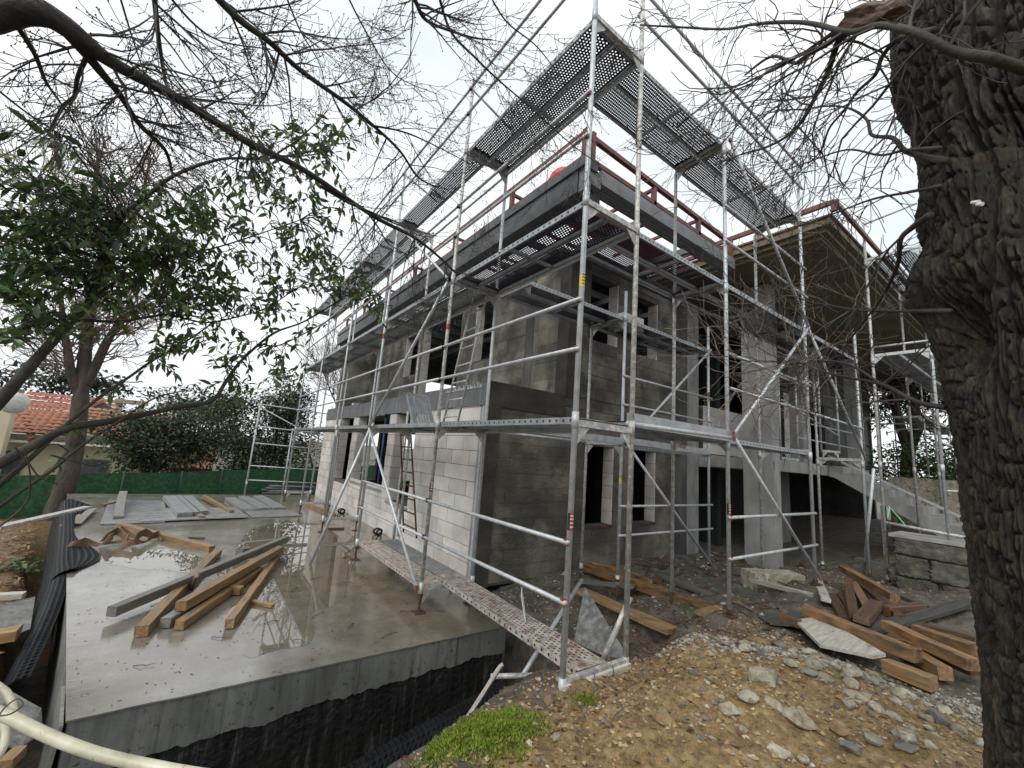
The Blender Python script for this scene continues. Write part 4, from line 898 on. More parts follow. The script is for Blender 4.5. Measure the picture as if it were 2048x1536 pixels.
# webbing strap: a folded band
st = empty('webbing_strap', (-3.256,7.394,-0.300), 'crumpled brown webbing strap lying in folds on the slab', 'strap')
def ribbon(pts, wd, m, parent, name, up):
    b = MB(); n = len(pts) * 6; P = []
    for i in range(n + 1):
        t = i / n * (len(pts) - 1); a = min(int(t), len(pts) - 2); u = t - a; u = u * u * (3 - 2 * u); P.append(Vector(pts[a]).lerp(Vector(pts[a + 1]), u))
    vs = []
    for i, p in enumerate(P):
        w_ = Vector((.15 * math.sin(i * .6), .15 * math.cos(i * .5), 1)).normalized() if i % 1 == 0 else up
        tl = .5 + .5 * math.sin(i * .37); ww = Vector((.2, .9, .2)).lerp(w_, tl).normalized() * wd
        vs += [p, p + ww, p + ww + Vector((.004, .004, .004)), p + Vector((.004, .004, .004))]
    f = [(i * 4 + k, i * 4 + (k + 1) % 4, i * 4 + 4 + (k + 1) % 4, i * 4 + 4 + k) for i in range(len(P) - 1) for k in range(4)]
    return b.add(vs, f).build(name, M[m], parent, smooth=False)
zq = -.298
ribbon([(-3.825,6.891,-0.290), (-3.651,6.949,-0.240), (-3.484,7.019,-0.280), (-3.332,7.113,-0.200), (-3.444,7.155,-0.280), (-3.167,7.081,-0.250), (-3.302,7.502,-0.180), (-3.073,7.431,-0.260)], .12, 'strap', st, 'band', None)
ribbon([(-3.492,7.262,-0.260), (-3.330,7.422,-0.180), (-3.087,7.099,-0.290), (-2.978,7.352,-0.200), (-2.804,7.461,-0.280)], .12, 'strap', st, 'band', None)
ribbon([(-3.204,6.933,-0.295), (-3.024,6.887,-0.250), (-2.916,7.158,-0.280), (-2.799,7.532,-0.260), (-2.712,7.341,-0.295)], .10, 'strap', st, 'band', None)
cup = MB().tube([(-0.129,5.307,-0.305), (-0.130,5.341,-0.230)], [.03, .042], 12).thing('paper_cup', M['wood_tan'], 'small crushed paper cup standing on the wet slab near the scaffold foot', 'cup')
# debris on slab: crumbs, twigs
def slab_pt(): 
    while True:
        x, y = random.uniform(-4.6, 1.1), random.uniform(1.75, 13)
        if x > np.interp(y, [1.7, 13.5], [-2.85, -5.0]) + .03: return x, y
db = MB()
for i in range(900):
    x, y = slab_pt(); y = 1.75 + (y - 1.75) * random.random() ** .6; 
    if x < np.interp(y, [1.7, 13.5], [-2.85, -5.0]) + .03: continue
    a = random.uniform(0, 6.3); l = random.uniform(.004, .016); w_ = random.uniform(.002, .005); c, s = math.cos(a), math.sin(a)
    db.add([(x + c * l - s * w_, y + s * l + c * w_, ZS + .002), (x - c * l - s * w_, y - s * l + c * w_, ZS + .002), (x - c * l + s * w_, y - s * l - c * w_, ZS + .003), (x + c * l + s * w_, y + s * l - c * w_, ZS + .006)], [(0, 1, 2, 3)])
o = db.build('slab_debris', M['dirt_bit']); o['kind'] = 'stuff'
tw = MB()
for i in range(46):
    x, y = slab_pt(); y = 1.8 + abs(random.gauss(0, 2.2)); x = max(x, -2.6); a = random.uniform(0, 6.3); p = Vector((x, y, ZS + .006)); pts = [p]
    for j in range(6): a += random.uniform(-.5, .5); p = p + Vector((math.cos(a), math.sin(a), 0)) * random.uniform(.02, .05); pts.append(Vector((p.x, p.y, ZS + .006 + random.uniform(0, .012))))
    if max(q.x for q in pts) < 1.1 and min(q.y for q in pts) > 1.75: tw.tube(pts, [.004 - .0004 * j for j in range(7)], 4)
o = tw.build('fallen_twigs', M['twig']); o['kind'] = 'stuff'

# ---------------------------------------------------------------- dimple membranes
def membrane(rows, name, label, step=.05, amp=.013):
    """rows: list of cross-section polylines (same count); dimpled sheet lofted through them"""
    R_ = [[Vector(p) for p in r] for r in rows]
    def cubic(P, t):
        n = len(P) - 1; a = min(int(t * n), n - 1); u = t * n - a; p0, p1, p2, p3 = P[max(a - 1, 0)], P[a], P[a + 1], P[min(a + 2, n)]
        return .5 * ((2 * p1) + (p2 - p0) * u + (2 * p0 - 5 * p1 + 4 * p2 - p3) * u * u + (3 * p1 - p0 - 3 * p2 + p3) * u ** 3)
    Lu = sum((R_[i + 1][0] - R_[i][0]).length for i in range(len(R_) - 1)); Lv = sum((R_[0][i + 1] - R_[0][i]).length for i in range(len(R_[0]) - 1))
    Lu2 = sum((R_[i + 1][-1] - R_[i][-1]).length for i in range(len(R_) - 1)); Lv2 = sum((R_[-1][i + 1] - R_[-1][i]).length for i in range(len(R_[0]) - 1))
    nu, nv_ = 4 * max(4, int((Lu + Lu2) / 2 / step)), 4 * max(4, int((Lv + Lv2) / 2 / step)); grid = np.zeros((nu + 1, nv_ + 1, 3))
    N_ = 40; cg = np.array([[cubic([cubic(r, b_ / N_) for r in R_], a_ / N_) for b_ in range(N_ + 1)] for a_ in range(N_ + 1)])
    su = np.concatenate([[0], np.cumsum(np.linalg.norm(np.diff(cg, axis=0), axis=2).mean(1))]); sv = np.concatenate([[0], np.cumsum(np.linalg.norm(np.diff(cg, axis=1), axis=2).mean(0))])
    nu, nv_ = 4 * max(4, int(su[-1] / step)), 4 * max(4, int(sv[-1] / step)); grid = np.zeros((nu + 1, nv_ + 1, 3))
    ut = np.interp(np.linspace(0, su[-1], nu + 1), su, np.linspace(0, 1, N_ + 1)); vt = np.interp(np.linspace(0, sv[-1], nv_ + 1), sv, np.linspace(0, 1, N_ + 1))
    for j in range(nv_ + 1):
        cv = [cubic(r, vt[j]) for r in R_]
        for i in range(nu + 1): grid[i, j] = cubic(cv, ut[i])
    du = np.gradient(grid, axis=0); dv = np.gradient(grid, axis=1); N = np.cross(du, dv); N /= np.linalg.norm(N, axis=2, keepdims=True) + 1e-9
    I, J = np.meshgrid(range(nu + 1), range(nv_ + 1), indexing='ij'); h = ((I % 4 > 1) & (J % 4 > 1)) * amp
    G = (grid + N * h[..., None]).reshape(-1, 3); w_ = nv_ + 1
    f = [(i * w_ + j, i * w_ + j + 1, (i + 1) * w_ + j + 1, (i + 1) * w_ + j) for i in range(nu) for j in range(nv_)]
    b = MB().add(G, f); return b.thing(name, M['dimple'], label, 'drainage membrane', smooth=False)
def sx(y): return float(np.interp(y, [1.7, 13.5], [-2.87, -5.0]))
rows = []
for y, a, lift in ((11.8, .42, .12), (9.6, .14, .05), (8.0, .10, .04), (6.9, .30, .03), (6.2, .34, .02), (5.6, .08, .01)):
    x = sx(y); rows.append([(x + a, y + .05, ZS + .02), (x + .06, y, ZS + .05 + lift), (x - .09, y - .05, ZS - .02 + lift), (x - .15, y - .1, -.56), (x - .14, y - .2, -.95)])
membrane(rows, 'drainage_membrane', 'black dimpled membrane draped over the left edge of the slab')
rows = []
for y, o1, z0 in ((6.3, .02, -.30), (5.4, .0, -.36), (4.6, -.05, -.46), (4.0, -.12, -.58), (3.5, -.20, -.72)):
    x = sx(y); rows.append([(x + o1 + .03, y, z0 + .03), (x + o1 - .07, y - .05, z0 + .02), (x + o1 - .15, y - .1, z0 - .10), (x + o1 - .20, y - .12, z0 - .38)])
membrane(rows, 'drainage_membrane', 'black dimpled membrane curling down into the gap left of the slab corner')
rows = []
for x, y, z in ((-2.4, 1.25, -1.16), (-1.6, 1.28, -1.10), (-.8, 1.36, -1.0), (0, 1.42, -.90), (.5, 1.45, -.82)):
    rows.append([(x, y - .45, z - .20), (x + .02, y - .28, z + .0), (x + .02, y - .10, z + .10), (x + .02, y + .05, z + .05), (x, y + .14, z - .12)])
membrane(rows, 'drainage_membrane', 'black dimpled membrane rolled along the bottom of the trench below the slab face', .05, .016)

# ---------------------------------------------------------------- white pipes at lower left
def smooth_path(pts, n=8):
    P = [Vector(p) for p in pts]; o = []
    for a in range(len(P) - 1):
        p0, p1, p2, p3 = P[max(a - 1, 0)], P[a], P[a + 1], P[min(a + 2, len(P) - 1)]
        for j in range(n):
            u = j / n; o.append(.5 * ((2 * p1) + (p2 - p0) * u + (2 * p0 - 5 * p1 + 4 * p2 - p3) * u * u + (3 * p1 - p0 - 3 * p2 + p3) * u ** 3))
    return o + [P[-1]]
def pipe(pts, r, m, label): return MB().tube(smooth_path(pts), r, 16).thing('plastic_pipe', M[m], label, 'pipe', smooth=True)
pipe([(-3.014,-0.166,0.738), (-2.906,-0.215,0.693), (-2.851,-0.238,0.668), (-2.815,-0.261,0.654), (-2.734,-0.328,0.626), (-2.648,-0.390,0.596), (-2.539,-0.457,0.562), (-2.363,-0.586,0.538), (-2.176,-0.730,0.527)], .0185, 'pipe_white', 'thick dirty white plastic pipe curving across the bottom left corner')
pipe([(-2.978,-0.089,0.774), (-2.884,-0.138,0.710), (-2.856,-0.163,0.691), (-2.833,-0.193,0.664), (-2.814,-0.241,0.648)], .0115, 'pipe_white', 'shorter white pipe bending down to meet the thick pipe at the left edge')
pipe([(-2.942,0.002,0.571), (-2.877,-0.007,0.525), (-2.849,-0.076,0.487), (-2.847,-0.189,0.486)], .012, 'pipe_white', 'thin white pipe stub under the thick pipe at the left edge')
MB().tube(smooth_path([(-2.840,-0.359,0.716), (-2.805,-0.374,0.719), (-2.787,-0.336,0.723), (-2.809,-0.294,0.727), (-2.835,-0.286,0.704), (-2.847,-0.323,0.674)]), .0025, 5).thing('tie_wire', M['wire'], 'thin dark wire looped round the white pipes', 'wire')
sheet([(-3.434,2.562,-0.420), (-3.312,2.571,-0.420), (-3.079,2.276,-0.460), (-3.002,1.923,-0.450), (-3.041,1.581,-0.360), (-3.240,1.683,-0.300)], .012, 'tarp', 'plastic_sheet', 'wrinkled grey plastic sheet on the ground below the white pipes', 'plastic sheet')
sheet([(-4.124,5.045,-0.500), (-3.775,5.407,-0.520), (-3.559,4.240,-0.520), (-3.769,3.738,-0.480)], .012, 'tarp', 'plastic_sheet', 'grey plastic sheet lying left of the hanging membrane', 'plastic sheet')
timber((-4.184,5.379,-0.460), (-3.863,5.338,-0.460), .12, .06, 'wood_white', 'pale board end lying at the left edge beside the membrane', cat='board', name='board')
timber((-3.037,1.237,-0.250), (-3.009,1.358,-0.250), .06, .05, 'wood_tan', 'tan wood offcut in the bottom left corner below the pipe', cat='offcut')
timber((-3.740,3.962,-0.460), (-3.585,3.958,-0.440), .16, .10, 'wood_tan', 'broken tan log piece beside the grey sheet at the left edge', cat='offcut', name='log_piece')

# ---------------------------------------------------------------- sheets, boards and posts near the scaffold corner
def tri(pts, th, m, name, label, cat): 
    nn = (Vector(pts[1]) - Vector(pts[0])).cross(Vector(pts[2]) - Vector(pts[0])).normalized() * th
    o = MB().poly_prism(pts, nn).thing(name, M[m], label, cat); bm = bmesh.new(); bm.from_mesh(o.data); bmesh.ops.recalc_face_normals(bm, faces=bm.faces); bm.to_mesh(o.data); bm.free(); return o
tri([(1.219,0.950,0.274), (0.848,0.720,-0.134), (0.861,0.040,-0.102), (0.915,0.050,-0.093)], .006, 'felt', 'felt_sheet', 'torn triangular grey felt sheet standing up beside the scaffold corner post', 'felt sheet')
tri([(.52, 1.2, .28), (.40, 1.05, .25), (.45, .95, -.15), (.52, 1.05, -.12)], .006, 'white', 'plastic_scrap', 'small crumpled white plastic scrap left of the grey felt sheet', 'plastic scrap')
MB().tube([(.80, .02, .50), (.56, .10, .0)], .024, 10).thing('scaffold_tube', M['steel_dirty'], 'short loose tube leaning against the mortar splashed corner post', 'tube', smooth=True)
MB().tube([(1.844,1.600,0.109), (0.445,1.000,-0.471)], .024, 10).thing('scaffold_tube', M['steel'], 'loose galvanised tube sloping down into the trench under the ramp plank', 'tube', smooth=True)
MB().tube([(.10, 1.05, -.42), (.80, .80, -.45)], .024, 10).thing('scaffold_tube', M['steel_dirty'], 'loose tube lying level across the trench under the ramp plank', 'tube', smooth=True)
sheet([(-.12, -.12, -.085), (-.13, .12, -.085), (.86, .16, -.085), (.86, -.10, -.085)], .012, 'rust', 'base_tray', 'black tray strip under the feet of the corner scaffold frame', 'tray')
timber((-.02, -.02, -.03), (.75, -.02, -.03), .05, .06, 'wood_white', 'mortar covered wooden bar tied between the feet of the corner frame', cat='bar', name='wooden_bar')
for x in (.28, .50): MB().tube([(x + .03 * math.cos(a), -.02 + .045 * math.sin(a) * .9, -.03 + .045 * math.cos(a)) for a in np.linspace(0, 6.28, 12)], .004, 5).thing('wire_tie', M['wire'], 'wire loop tied round the wooden bar, the one ' + ('nearer the corner post' if x < .4 else 'nearer the splashed post'), 'wire')
# beams carrying the right scaffold
timber((3.373,3.041,-0.200), (2.868,-0.014,-0.030), .16, .11, 'wood_orange', 'long wet orange beam carrying the feet of the right scaffold')
timber((3.562,2.990,-0.170), (3.496,1.726,-0.120), .12, .09, 'wood_orange', 'second orange beam lying against the back of the long one by the dark wall')
timber((2.258,2.014,-0.180), (2.090,0.431,-0.140), .20, .05, 'wood_tan', 'muddy yellow plank bridging the hole behind the grey felt sheet', cat='plank', name='plank')
timber((3.919,1.857,-0.100), (3.413,0.327,-0.030), .16, .04, 'wood_grey', 'grey plank lying between the two rows of right scaffold feet', cat='plank', name='plank')
timber((2.644,2.389,-0.200), (3.009,1.636,-0.120), .14, .035, 'wood_grey', 'short grey plank laid flat between the ramp and the orange beams', cat='plank', name='plank')
timber((3.538,2.059,-0.130), (3.728,1.671,-0.130), .16, .05, 'wood_brown', 'dark short board resting on the long orange beam', cat='board', name='board')
timber((2.479,0.332,0.000), (3.673,0.354,0.000), .16, .03, 'wood_tan', 'broad tan board end under the middle right scaffold foot', cat='board', name='board')
timber((4.726,0.798,0.020), (4.800,-0.025,0.020), .07, .06, 'wood_white', 'mortar whitened bar lying between the feet of the right scaffold end frame', cat='bar', name='wooden_bar')
# right hand pile
def tz(a, za, b, zb, *r, **kw): pass
timber((3.549,-0.361,0.110), (3.179,-1.381,0.100), .13, .12, 'wood_orange', 'longest orange beam of the right hand pile, with a chewed near end')
timber((3.735,-1.040,0.160), (3.279,-1.719,0.140), .12, .10, 'wood_orange', 'bright orange beam lying slanted over the others near the tree trunk')
timber((2.938,-1.199,0.000), (2.877,-1.531,0.000), .13, .11, 'wood_tan', 'lowest beam at the near edge of the right hand pile')
timber((3.592,-1.173,0.030), (3.159,-1.565,0.030), .12, .11, 'wood_tan', 'beam with a rounded broken end beside the longest orange one')
timber((3.718,-1.264,0.050), (3.484,-1.704,0.050), .11, .10, 'wood_brown', 'dark beam under the bright orange one, running behind the tree trunk')
timber((4.121,-1.194,0.100), (3.988,-1.652,0.100), .12, .11, 'wood_orange', 'beam with an orange square end against the tree trunk')
timber((4.292,-1.185,0.120), (4.357,-1.612,0.120), .06, .06, 'wood_brown', 'thin brown batten behind the square ended beam by the trunk', cat='batten', name='batten')
timber((3.207,-0.218,0.060), (3.146,-0.441,0.060), .05, .09, 'wood_orange', 'short orange beam end peeping out from under the whitened board')
sheet([(3.178,-0.380,0.050), (3.619,-0.475,0.050), (2.979,-1.200,0.060), (2.790,-1.147,0.060), (2.637,-0.789,0.050)], .03, 'wood_white', 'whitened_board', 'wide whitened board leaning flat in front of the longest orange beam', 'board')
timber((6.761,0.203,0.160), (5.281,-0.793,0.160), .11, .10, 'wood_orange', 'orange beam at the top of the far pile below the stone wall')
timber((5.761,-0.445,0.160), (5.560,-1.057,0.080), .06, .05, 'wood_black', 'dark batten sloping down beside the top orange beam of the far pile', cat='batten', name='batten')
timber((5.407,0.002,0.020), (3.941,-0.621,0.060), .12, .06, 'wood_brown', 'brown plank with a white end, second from the left in the far pile', cat='plank', name='plank')
timber((5.835,0.048,0.030), (4.107,-0.681,0.060), .10, .06, 'wood_brown', 'brown plank fanned out in the middle of the far pile', cat='plank', name='plank')
timber((6.032,-0.091,0.120), (3.901,-0.720,0.120), .10, .07, 'wood_brown', 'plank pointing straight at the viewer in the far pile', cat='plank', name='plank')
timber((5.972,-0.157,0.100), (4.585,-0.668,0.100), .10, .07, 'wood_tan', 'yellowish plank next to the straight one in the far pile', cat='plank', name='plank')
timber((6.147,-0.136,0.120), (4.673,-0.950,0.080), .10, .05, 'wood_brown', 'long thin plank crossing the far pile to the right', cat='plank', name='plank')
timber((3.729,-0.828,0.140), (4.781,-0.712,0.140), .14, .07, 'wood_brown', 'short broad block of wood lying across the front of the far pile', cat='offcut')
timber((4.743,-0.805,0.080), (5.452,-1.009,0.080), .12, .12, 'wood_brown', 'squat dark beam lying crosswise right of the far pile')
timber((5.872,0.272,0.040), (4.399,-0.294,0.100), .11, .05, 'wood_white', 'white painted plank end, leftmost of the far pile', cat='plank', name='plank')
timber((3.686,-0.816,0.020), (6.564,-1.318,0.100), .16, .05, 'wood_black', 'long blackened board lying between the far pile and the near beams', cat='board', name='board')
timber((5.933,1.347,-0.150), (6.157,1.064,-0.150), .14, .10, 'wood_brown', 'rusty brown block behind the pale stone at the column foot', cat='offcut')
sheet([(3.321,0.223,-0.020), (3.836,0.030,-0.020), (3.692,-0.451,0.020), (3.160,-0.434,0.020), (2.966,-0.210,0.000)], .015, 'ply_dark', 'plywood_sheet', 'dark flat sheet on the mud in front of the timber pile', 'sheet')
cs = [(3.341,1.006,-0.120)] ; ctr = Vector((4.186,0.988,-0.130))
sheet([(ctr.x + .62 * math.cos(a), ctr.y + .55 * math.sin(a), -.13) for a in np.linspace(rad(-140), rad(75), 16)], .02, 'ply_dark', 'curved_sheet', 'dark sheet with a curved edge lying in the mud behind the scaffold', 'sheet')
p = Vector((5.138,0.647,-0.020)); kd = Vector((.86, -.50, 0)); kq = Vector((.50, .86, 0)); kp_ = [(-.17, .16), (.17, .16), (.17, -.16), (.02, -.17), (-.10, -.12), (-.16, -.02)]
kb = MB(); ns = 10; kv = []
for i in range(ns + 1):
    for (u, w_) in kp_: e = 1 + .05 * fn(i, u * 9, w_ * 9, .8); kv.append(p + kd * (-.42 + .84 * i / ns) + kq * u * e + Vector((0, 0, w_ * e)))
kf = [(i * 6 + j, i * 6 + (j + 1) % 6, i * 6 + 6 + (j + 1) % 6, i * 6 + 6 + j) for i in range(ns) for j in range(6)] + [tuple(range(6)), tuple(ns * 6 + 5 - j for j in range(6))]
o = kb.add(kv, kf).thing('kerb_stone', M['stone_pale'], 'pale kerb stone with a rounded underside lying in the mud before the concrete column', 'kerb stone')
bm = bmesh.new(); bm.from_mesh(o.data); bmesh.ops.recalc_face_normals(bm, faces=bm.faces); bm.to_mesh(o.data); bm.free()
MB().tube(smooth_path([(9.254,0.071,1.190), (8.881,-0.137,1.030), (8.502,-0.338,0.860)]), .010, 5).thing('cord', M['cord_green'], 'bright green cord stretched under the stair', 'cord')
MB().tube([(9.158,0.035,1.176), (9.042,0.053,0.967)], .010, 5).thing('cord', M['cord_green'], 'short piece of green cord hanging down under the stair', 'cord')
# blue prop and bits in the wide opening
MB().tube([(1.30, 8.1, ZS), (1.30, 8.1, 2.43)], .03, 10).thing('steel_prop', M['blue'], 'dark blue adjustable prop standing in the wide opening of the block wall', 'prop', smooth=True)
MB().tube([(1.15, 6.35, ZS), (1.15, 6.35, 2.43)], .028, 10).thing('steel_prop', M['steel_dirty'], 'grey prop standing in front of the narrow window of the block wall', 'prop', smooth=True)
for i, (x, y) in enumerate(((1.05, 7.0), (1.05, 10.0))):
    b = MB(); b.tube([(x + .075 * math.cos(a), y + .10 * math.sin(a * .5), ZS + .07 + .06 * math.sin(a)) for a in np.linspace(0, 12.5, 26)], .022, 6); b.thing('hose_coil', M['dimple'], ('black coil of hose leaning at the foot of the wall by the narrow window', 'black coil of hose leaning at the foot of the wall beyond the wide opening')[i], 'hose', smooth=True)
# grey pipes at the far end
gp = []
for i in range(16):
    a = Vector((0.265,17.222,-0.550)); z = -.62 + .085 * (i // 5) ; yy = a.y + .25 + (i % 5) * .13
    o = MB().tube([(a.x - .25 + random.uniform(-.2, .2), yy, z + random.uniform(0, .05)), (a.x + 1.35 + random.uniform(-.2, .3), yy + random.uniform(-.1, .1), z + random.uniform(0, .04))], .048, 8).thing('grey_pipe', M['pipe_grey'], 'grey plastic pipe in the loose stack by the far scaffold', 'pipe', 'grey pipes stacked by the far scaffold', smooth=True)
for i, (x, lab) in enumerate(((1.9, 'left one of two pale blocks standing on the far terrace edge'), (2.5, 'right one of two pale blocks standing on the far terrace edge'))):
    MB().box((x, 13.4, 2.825), (x + .45, 13.65, 3.12)).thing('block', M['block'], lab, 'block')
MB().box((2.0, 12.6, 2.825), (2.9, 12.9, 2.99)).thing('block', M['block'], 'low pale block lying in front of the two on the terrace edge', 'block')

# ---------------------------------------------------------------- gravel, stones, leaf litter, moss
def tinyrock(b, x, y, z, s, r):
    a = r.uniform(0, 6.3); sx_, sy_, sz_ = s * r.uniform(.6, 1.3), s * r.uniform(.5, 1.0), s * r.uniform(.35, .7); c, sn = math.cos(a), math.sin(a)
    pts = [(1, 0, 0), (-1, 0, .1), (0, 1, -.1), (0, -1, 0), (.15, .1, 1), (0, 0, -.8)]
    b.add([(x + c * px * sx_ - sn * py * sy_, y + sn * px * sx_ + c * py * sy_, z + pz * sz_) for px, py, pz in [(q[0] * r.uniform(.7, 1.2), q[1] * r.uniform(.7, 1.2), q[2]) for q in pts]], [(0, 2, 4), (2, 1, 4), (1, 3, 4), (3, 0, 4), (2, 0, 5), (1, 2, 5), (3, 1, 5), (0, 3, 5)])
gxi = {}
def gpt(n, region):
    r = random.Random(hash(region) % 1000); xs = []; ys = []
    x0, x1, y0, y1 = region
    X = rng.uniform(x0, x1, n); Y = rng.uniform(y0, y1, n)
    Z = ground_z(X, Y) + np.array([rough_z(a, b) for a, b in zip(X, Y)])
    return X, Y, Z
rr = random.Random(3); gv = MB()
X, Y, Z = gpt(13000, (-1.2, 3.0, -2.4, .35))
for x, y, z in zip(X, Y, Z):
    if z < -.12 or (fn(x, y, 2, 1.7) < -.02 and rr.random() < .75): continue
    if x + 1.3 * y > 2.4 and rr.random() < .6: continue
    tinyrock(gv, x, y, z, .004 + .013 * rr.random() ** 2.2, rr)
X, Y, Z = gpt(2600, (-1.2, 3.0, -2.4, .2))
for x, y, z in zip(X, Y, Z):
    if z > -.12: tinyrock(gv, x, y, z + .002, .012 + .016 * rr.random(), rr)
o = gv.build('gravel', M['gravel']); o['kind'] = 'stuff'
gv = MB()
for i in range(2600):                       # pale shale band along the far slope of the mound
    t = rr.random(); x = 1.15 + 1.9 * t + rr.gauss(0, .12); y = -.15 - 1.75 * t + rr.gauss(0, .16); z = gz(x, y) + rough_z(x, y)
    tinyrock(gv, x, y, z + .004, .008 + .026 * rr.random() ** 2, rr)
X, Y, Z = gpt(1500, (.8, 2.6, .9, 3.1))
for x, y, z in zip(X, Y, Z):
    if rr.random() < .5: tinyrock(gv, x, y, z, .008 + .02 * rr.random() ** 2, rr)
X, Y, Z = gpt(2200, (2.5, 9, -1.2, 3.2))
for x, y, z in zip(X, Y, Z): tinyrock(gv, x, y, z, .006 + .02 * rr.random() ** 3, rr)
X, Y, Z = gpt(420, (2.6, 8.5, -.8, 3.2))
for x, y, z in zip(X, Y, Z): tinyrock(gv, x, y, z, .02 + .045 * rr.random() ** 2.2, rr)
o = gv.build('shale_chips', M['grit']); o['kind'] = 'stuff'
# single stones
ROCKS = {m: [rock_mesh('rock', 1, 1, 1, 11 * i + 3, M[m], .16, 2) for i in range(6)] for m in ('stone_grey', 'stone_pale', 'stone_brown', 'stone_pink')}
def rock(px, m, s, label=None, group=None, asp=(1, .75, .55), rz=None, up=.25):
    x, y = px[0], px[1]; z = gz(x, y) + rough_z(x, y)
    o = bpy.data.objects.new('rock', rr.choice(ROCKS[m])); C.objects.link(o); o.location = (x, y, z + s * asp[2] * up)
    o.scale = (s * asp[0], s * asp[1], s * asp[2]); o.rotation_euler = (rr.uniform(-.3, .3), rr.uniform(-.3, .3), rr.uniform(0, 6.3) if rz is None else rz)
    return tag(o, label, 'stone', group)
big = [((0.950,-1.011,0.180), 'stone_pale', .26, 'largest pale crumbly limestone chunk on the crest of the mound'), ((1.906,-1.223,0.100), 'stone_pale', .22, 'angular pale limestone right of the crest'),
 ((1.483,-1.372,0.120), 'stone_pale', .17, 'flat pale limestone just below the angular one'), ((0.742,-1.296,0.150), 'stone_pale', .22, 'long pale slab of limestone low on the mound front'),
 ((2.311,-0.569,0.050), 'stone_grey', .15, 'dark slate block at the head of the shale band'), ((-0.015,-0.874,0.150), 'stone_brown', .13, 'brown upright stone on the left flank of the mound'),
 ((2.197,-1.305,0.080), 'stone_pale', .14, 'white faced stone on the shale band by the beams'), ((1.513,-1.454,0.120), 'stone_pink', .11, 'pink flake of rubble in the middle of the right slope'),
 ((2.505,-0.437,0.030), 'stone_pink', .06, 'small pink fragment near the dark sheet'), ((2.414,-1.169,0.050), 'stone_pink', .07, 'pink fragment on the shale band beside the beams'),
 ((1.908,-1.717,0.050), 'stone_grey', .16, 'long dark slate slab on the right slope near the trunk'), ((0.392,-1.322,0.150), 'stone_pale', .14, 'pale blocky stone at the very bottom of the mound'),
 ((0.486,-1.398,0.150), 'stone_pale', .09, 'small white stone beside the blocky one at the bottom'), ((0.323,-0.929,0.180), 'stone_grey', .09, 'rounded dark slate on the left crest of the mound'),
 ((-0.510,-0.496,0.060), 'stone_pale', .08, 'grey stone just right of the moss'), ((0.664,-0.645,0.150), 'stone_grey', .08, 'small slate high on the left crest'),
 ((0.876,-1.456,0.140), 'stone_brown', .12, 'ochre block low on the front of the mound'), ((2.121,-1.497,0.050), 'stone_pale', .16, 'crumbly pale stone halfway down the right slope'),
 ((1.458,-0.641,0.120), 'stone_pale', .12, 'pale stone at the top edge of the mound near the orange beam'), ((2.761,-0.791,0.050), 'stone_pale', .10, 'pale flat stone right below the whitened board'),
 ((-0.167,-0.052,-0.030), 'stone_brown', .12, 'yellow brick fragment at the foot of the corner scaffold post')]
for i, (p, m, s, lab) in enumerate(big): rock(p, m, s, lab, rz=.5 * i)
for i in range(210):
    x, y = rr.uniform(-.6, 2.9), rr.uniform(-2.1, .1)
    if gz(x, y) < -.1 or fn(x, y, 2, 1.7) < -.12: continue
    t = rr.random()
    if t < .25: rock((x, y), 'stone_grey', rr.uniform(.02, .06), 'small dark slate stone scattered on the yellow soil mound', 'dark slate stones on the mound')
    elif t < .66: rock((x, y), 'stone_pale', rr.uniform(.025, .085), 'small pale limestone scattered on the yellow soil mound', 'pale limestones on the mound')
    else: rock((x, y), 'stone_brown', rr.uniform(.025, .07), 'small ochre stone scattered on the yellow soil mound', 'ochre stones on the mound')
for i in range(90):
    t = rr.random(); x = 1.2 + 1.8 * t + rr.gauss(0, .1); y = -.25 - 1.65 * t + rr.gauss(0, .13)
    rock((x, y), rr.choice(('stone_grey', 'stone_pale')), rr.uniform(.05, .13), 'flat shale fragment in the grey band along the timber side of the mound', 'shale fragments on the mound', asp=(1, .7, .3))
for i in range(40):
    x, y = 1.5 + rr.gauss(0, .55), -1.55 + rr.gauss(0, .35)
    rock((x, y), 'stone_pale' if rr.random() < .75 else 'stone_grey', rr.uniform(.06, .16), 'angular broken limestone rubble on the lower right flank of the mound', 'rubble on the right flank of the mound', asp=(1, .7, .45))
# leaf litter
lt = MB()
def leaf_at(b, x, y, z, s, r, flat=.5):
    a = r.uniform(0, 6.3); t = r.uniform(-flat, flat); c, sn = math.cos(a), math.sin(a); w_ = s * r.uniform(.35, .6)
    P = [(-s, 0, 0), (0, -w_, s * t * .6), (s, 0, s * t), (0, w_, s * .5 * r.uniform(-flat, flat))]
    b.add([(x + c * p - sn * q, y + sn * p + c * q, z + h) for p, q, h in P], [(0, 1, 2), (0, 2, 3)])
X, Y, Z = gpt(5200, (-1.3, 2.0, -2.2, .9))
for x, y, z in zip(X, Y, Z):
    d = abs(y + .25 - .1 * x); 
    if rr.random() < math.exp(-d * 2.6) and z > -.9: leaf_at(lt, x, y, z + .006, .012 + .016 * rr.random(), rr)
X, Y, Z = gpt(2600, (1.0, 3.2, -.5, 1.4))
for x, y, z in zip(X, Y, Z):
    if z < .02 and rr.random() < .6: leaf_at(lt, x, y, z + .006, .012 + .02 * rr.random(), rr)
sp_ = MB()
for i in range(110):
    x, y = rr.uniform(2.8, 8.5), rr.uniform(-.6, 3.0); z = gz(x, y) + .012; a = rr.uniform(0, 6.3); L_ = rr.uniform(.05, .32); sp_.bar((x, y, z), (x + L_ * math.cos(a), y + L_ * math.sin(a), z + rr.uniform(0, .04)), rr.uniform(.012, .05), rr.uniform(.008, .02))
o = sp_.build('wood_scraps', M['wood_brown']); o['kind'] = 'stuff'
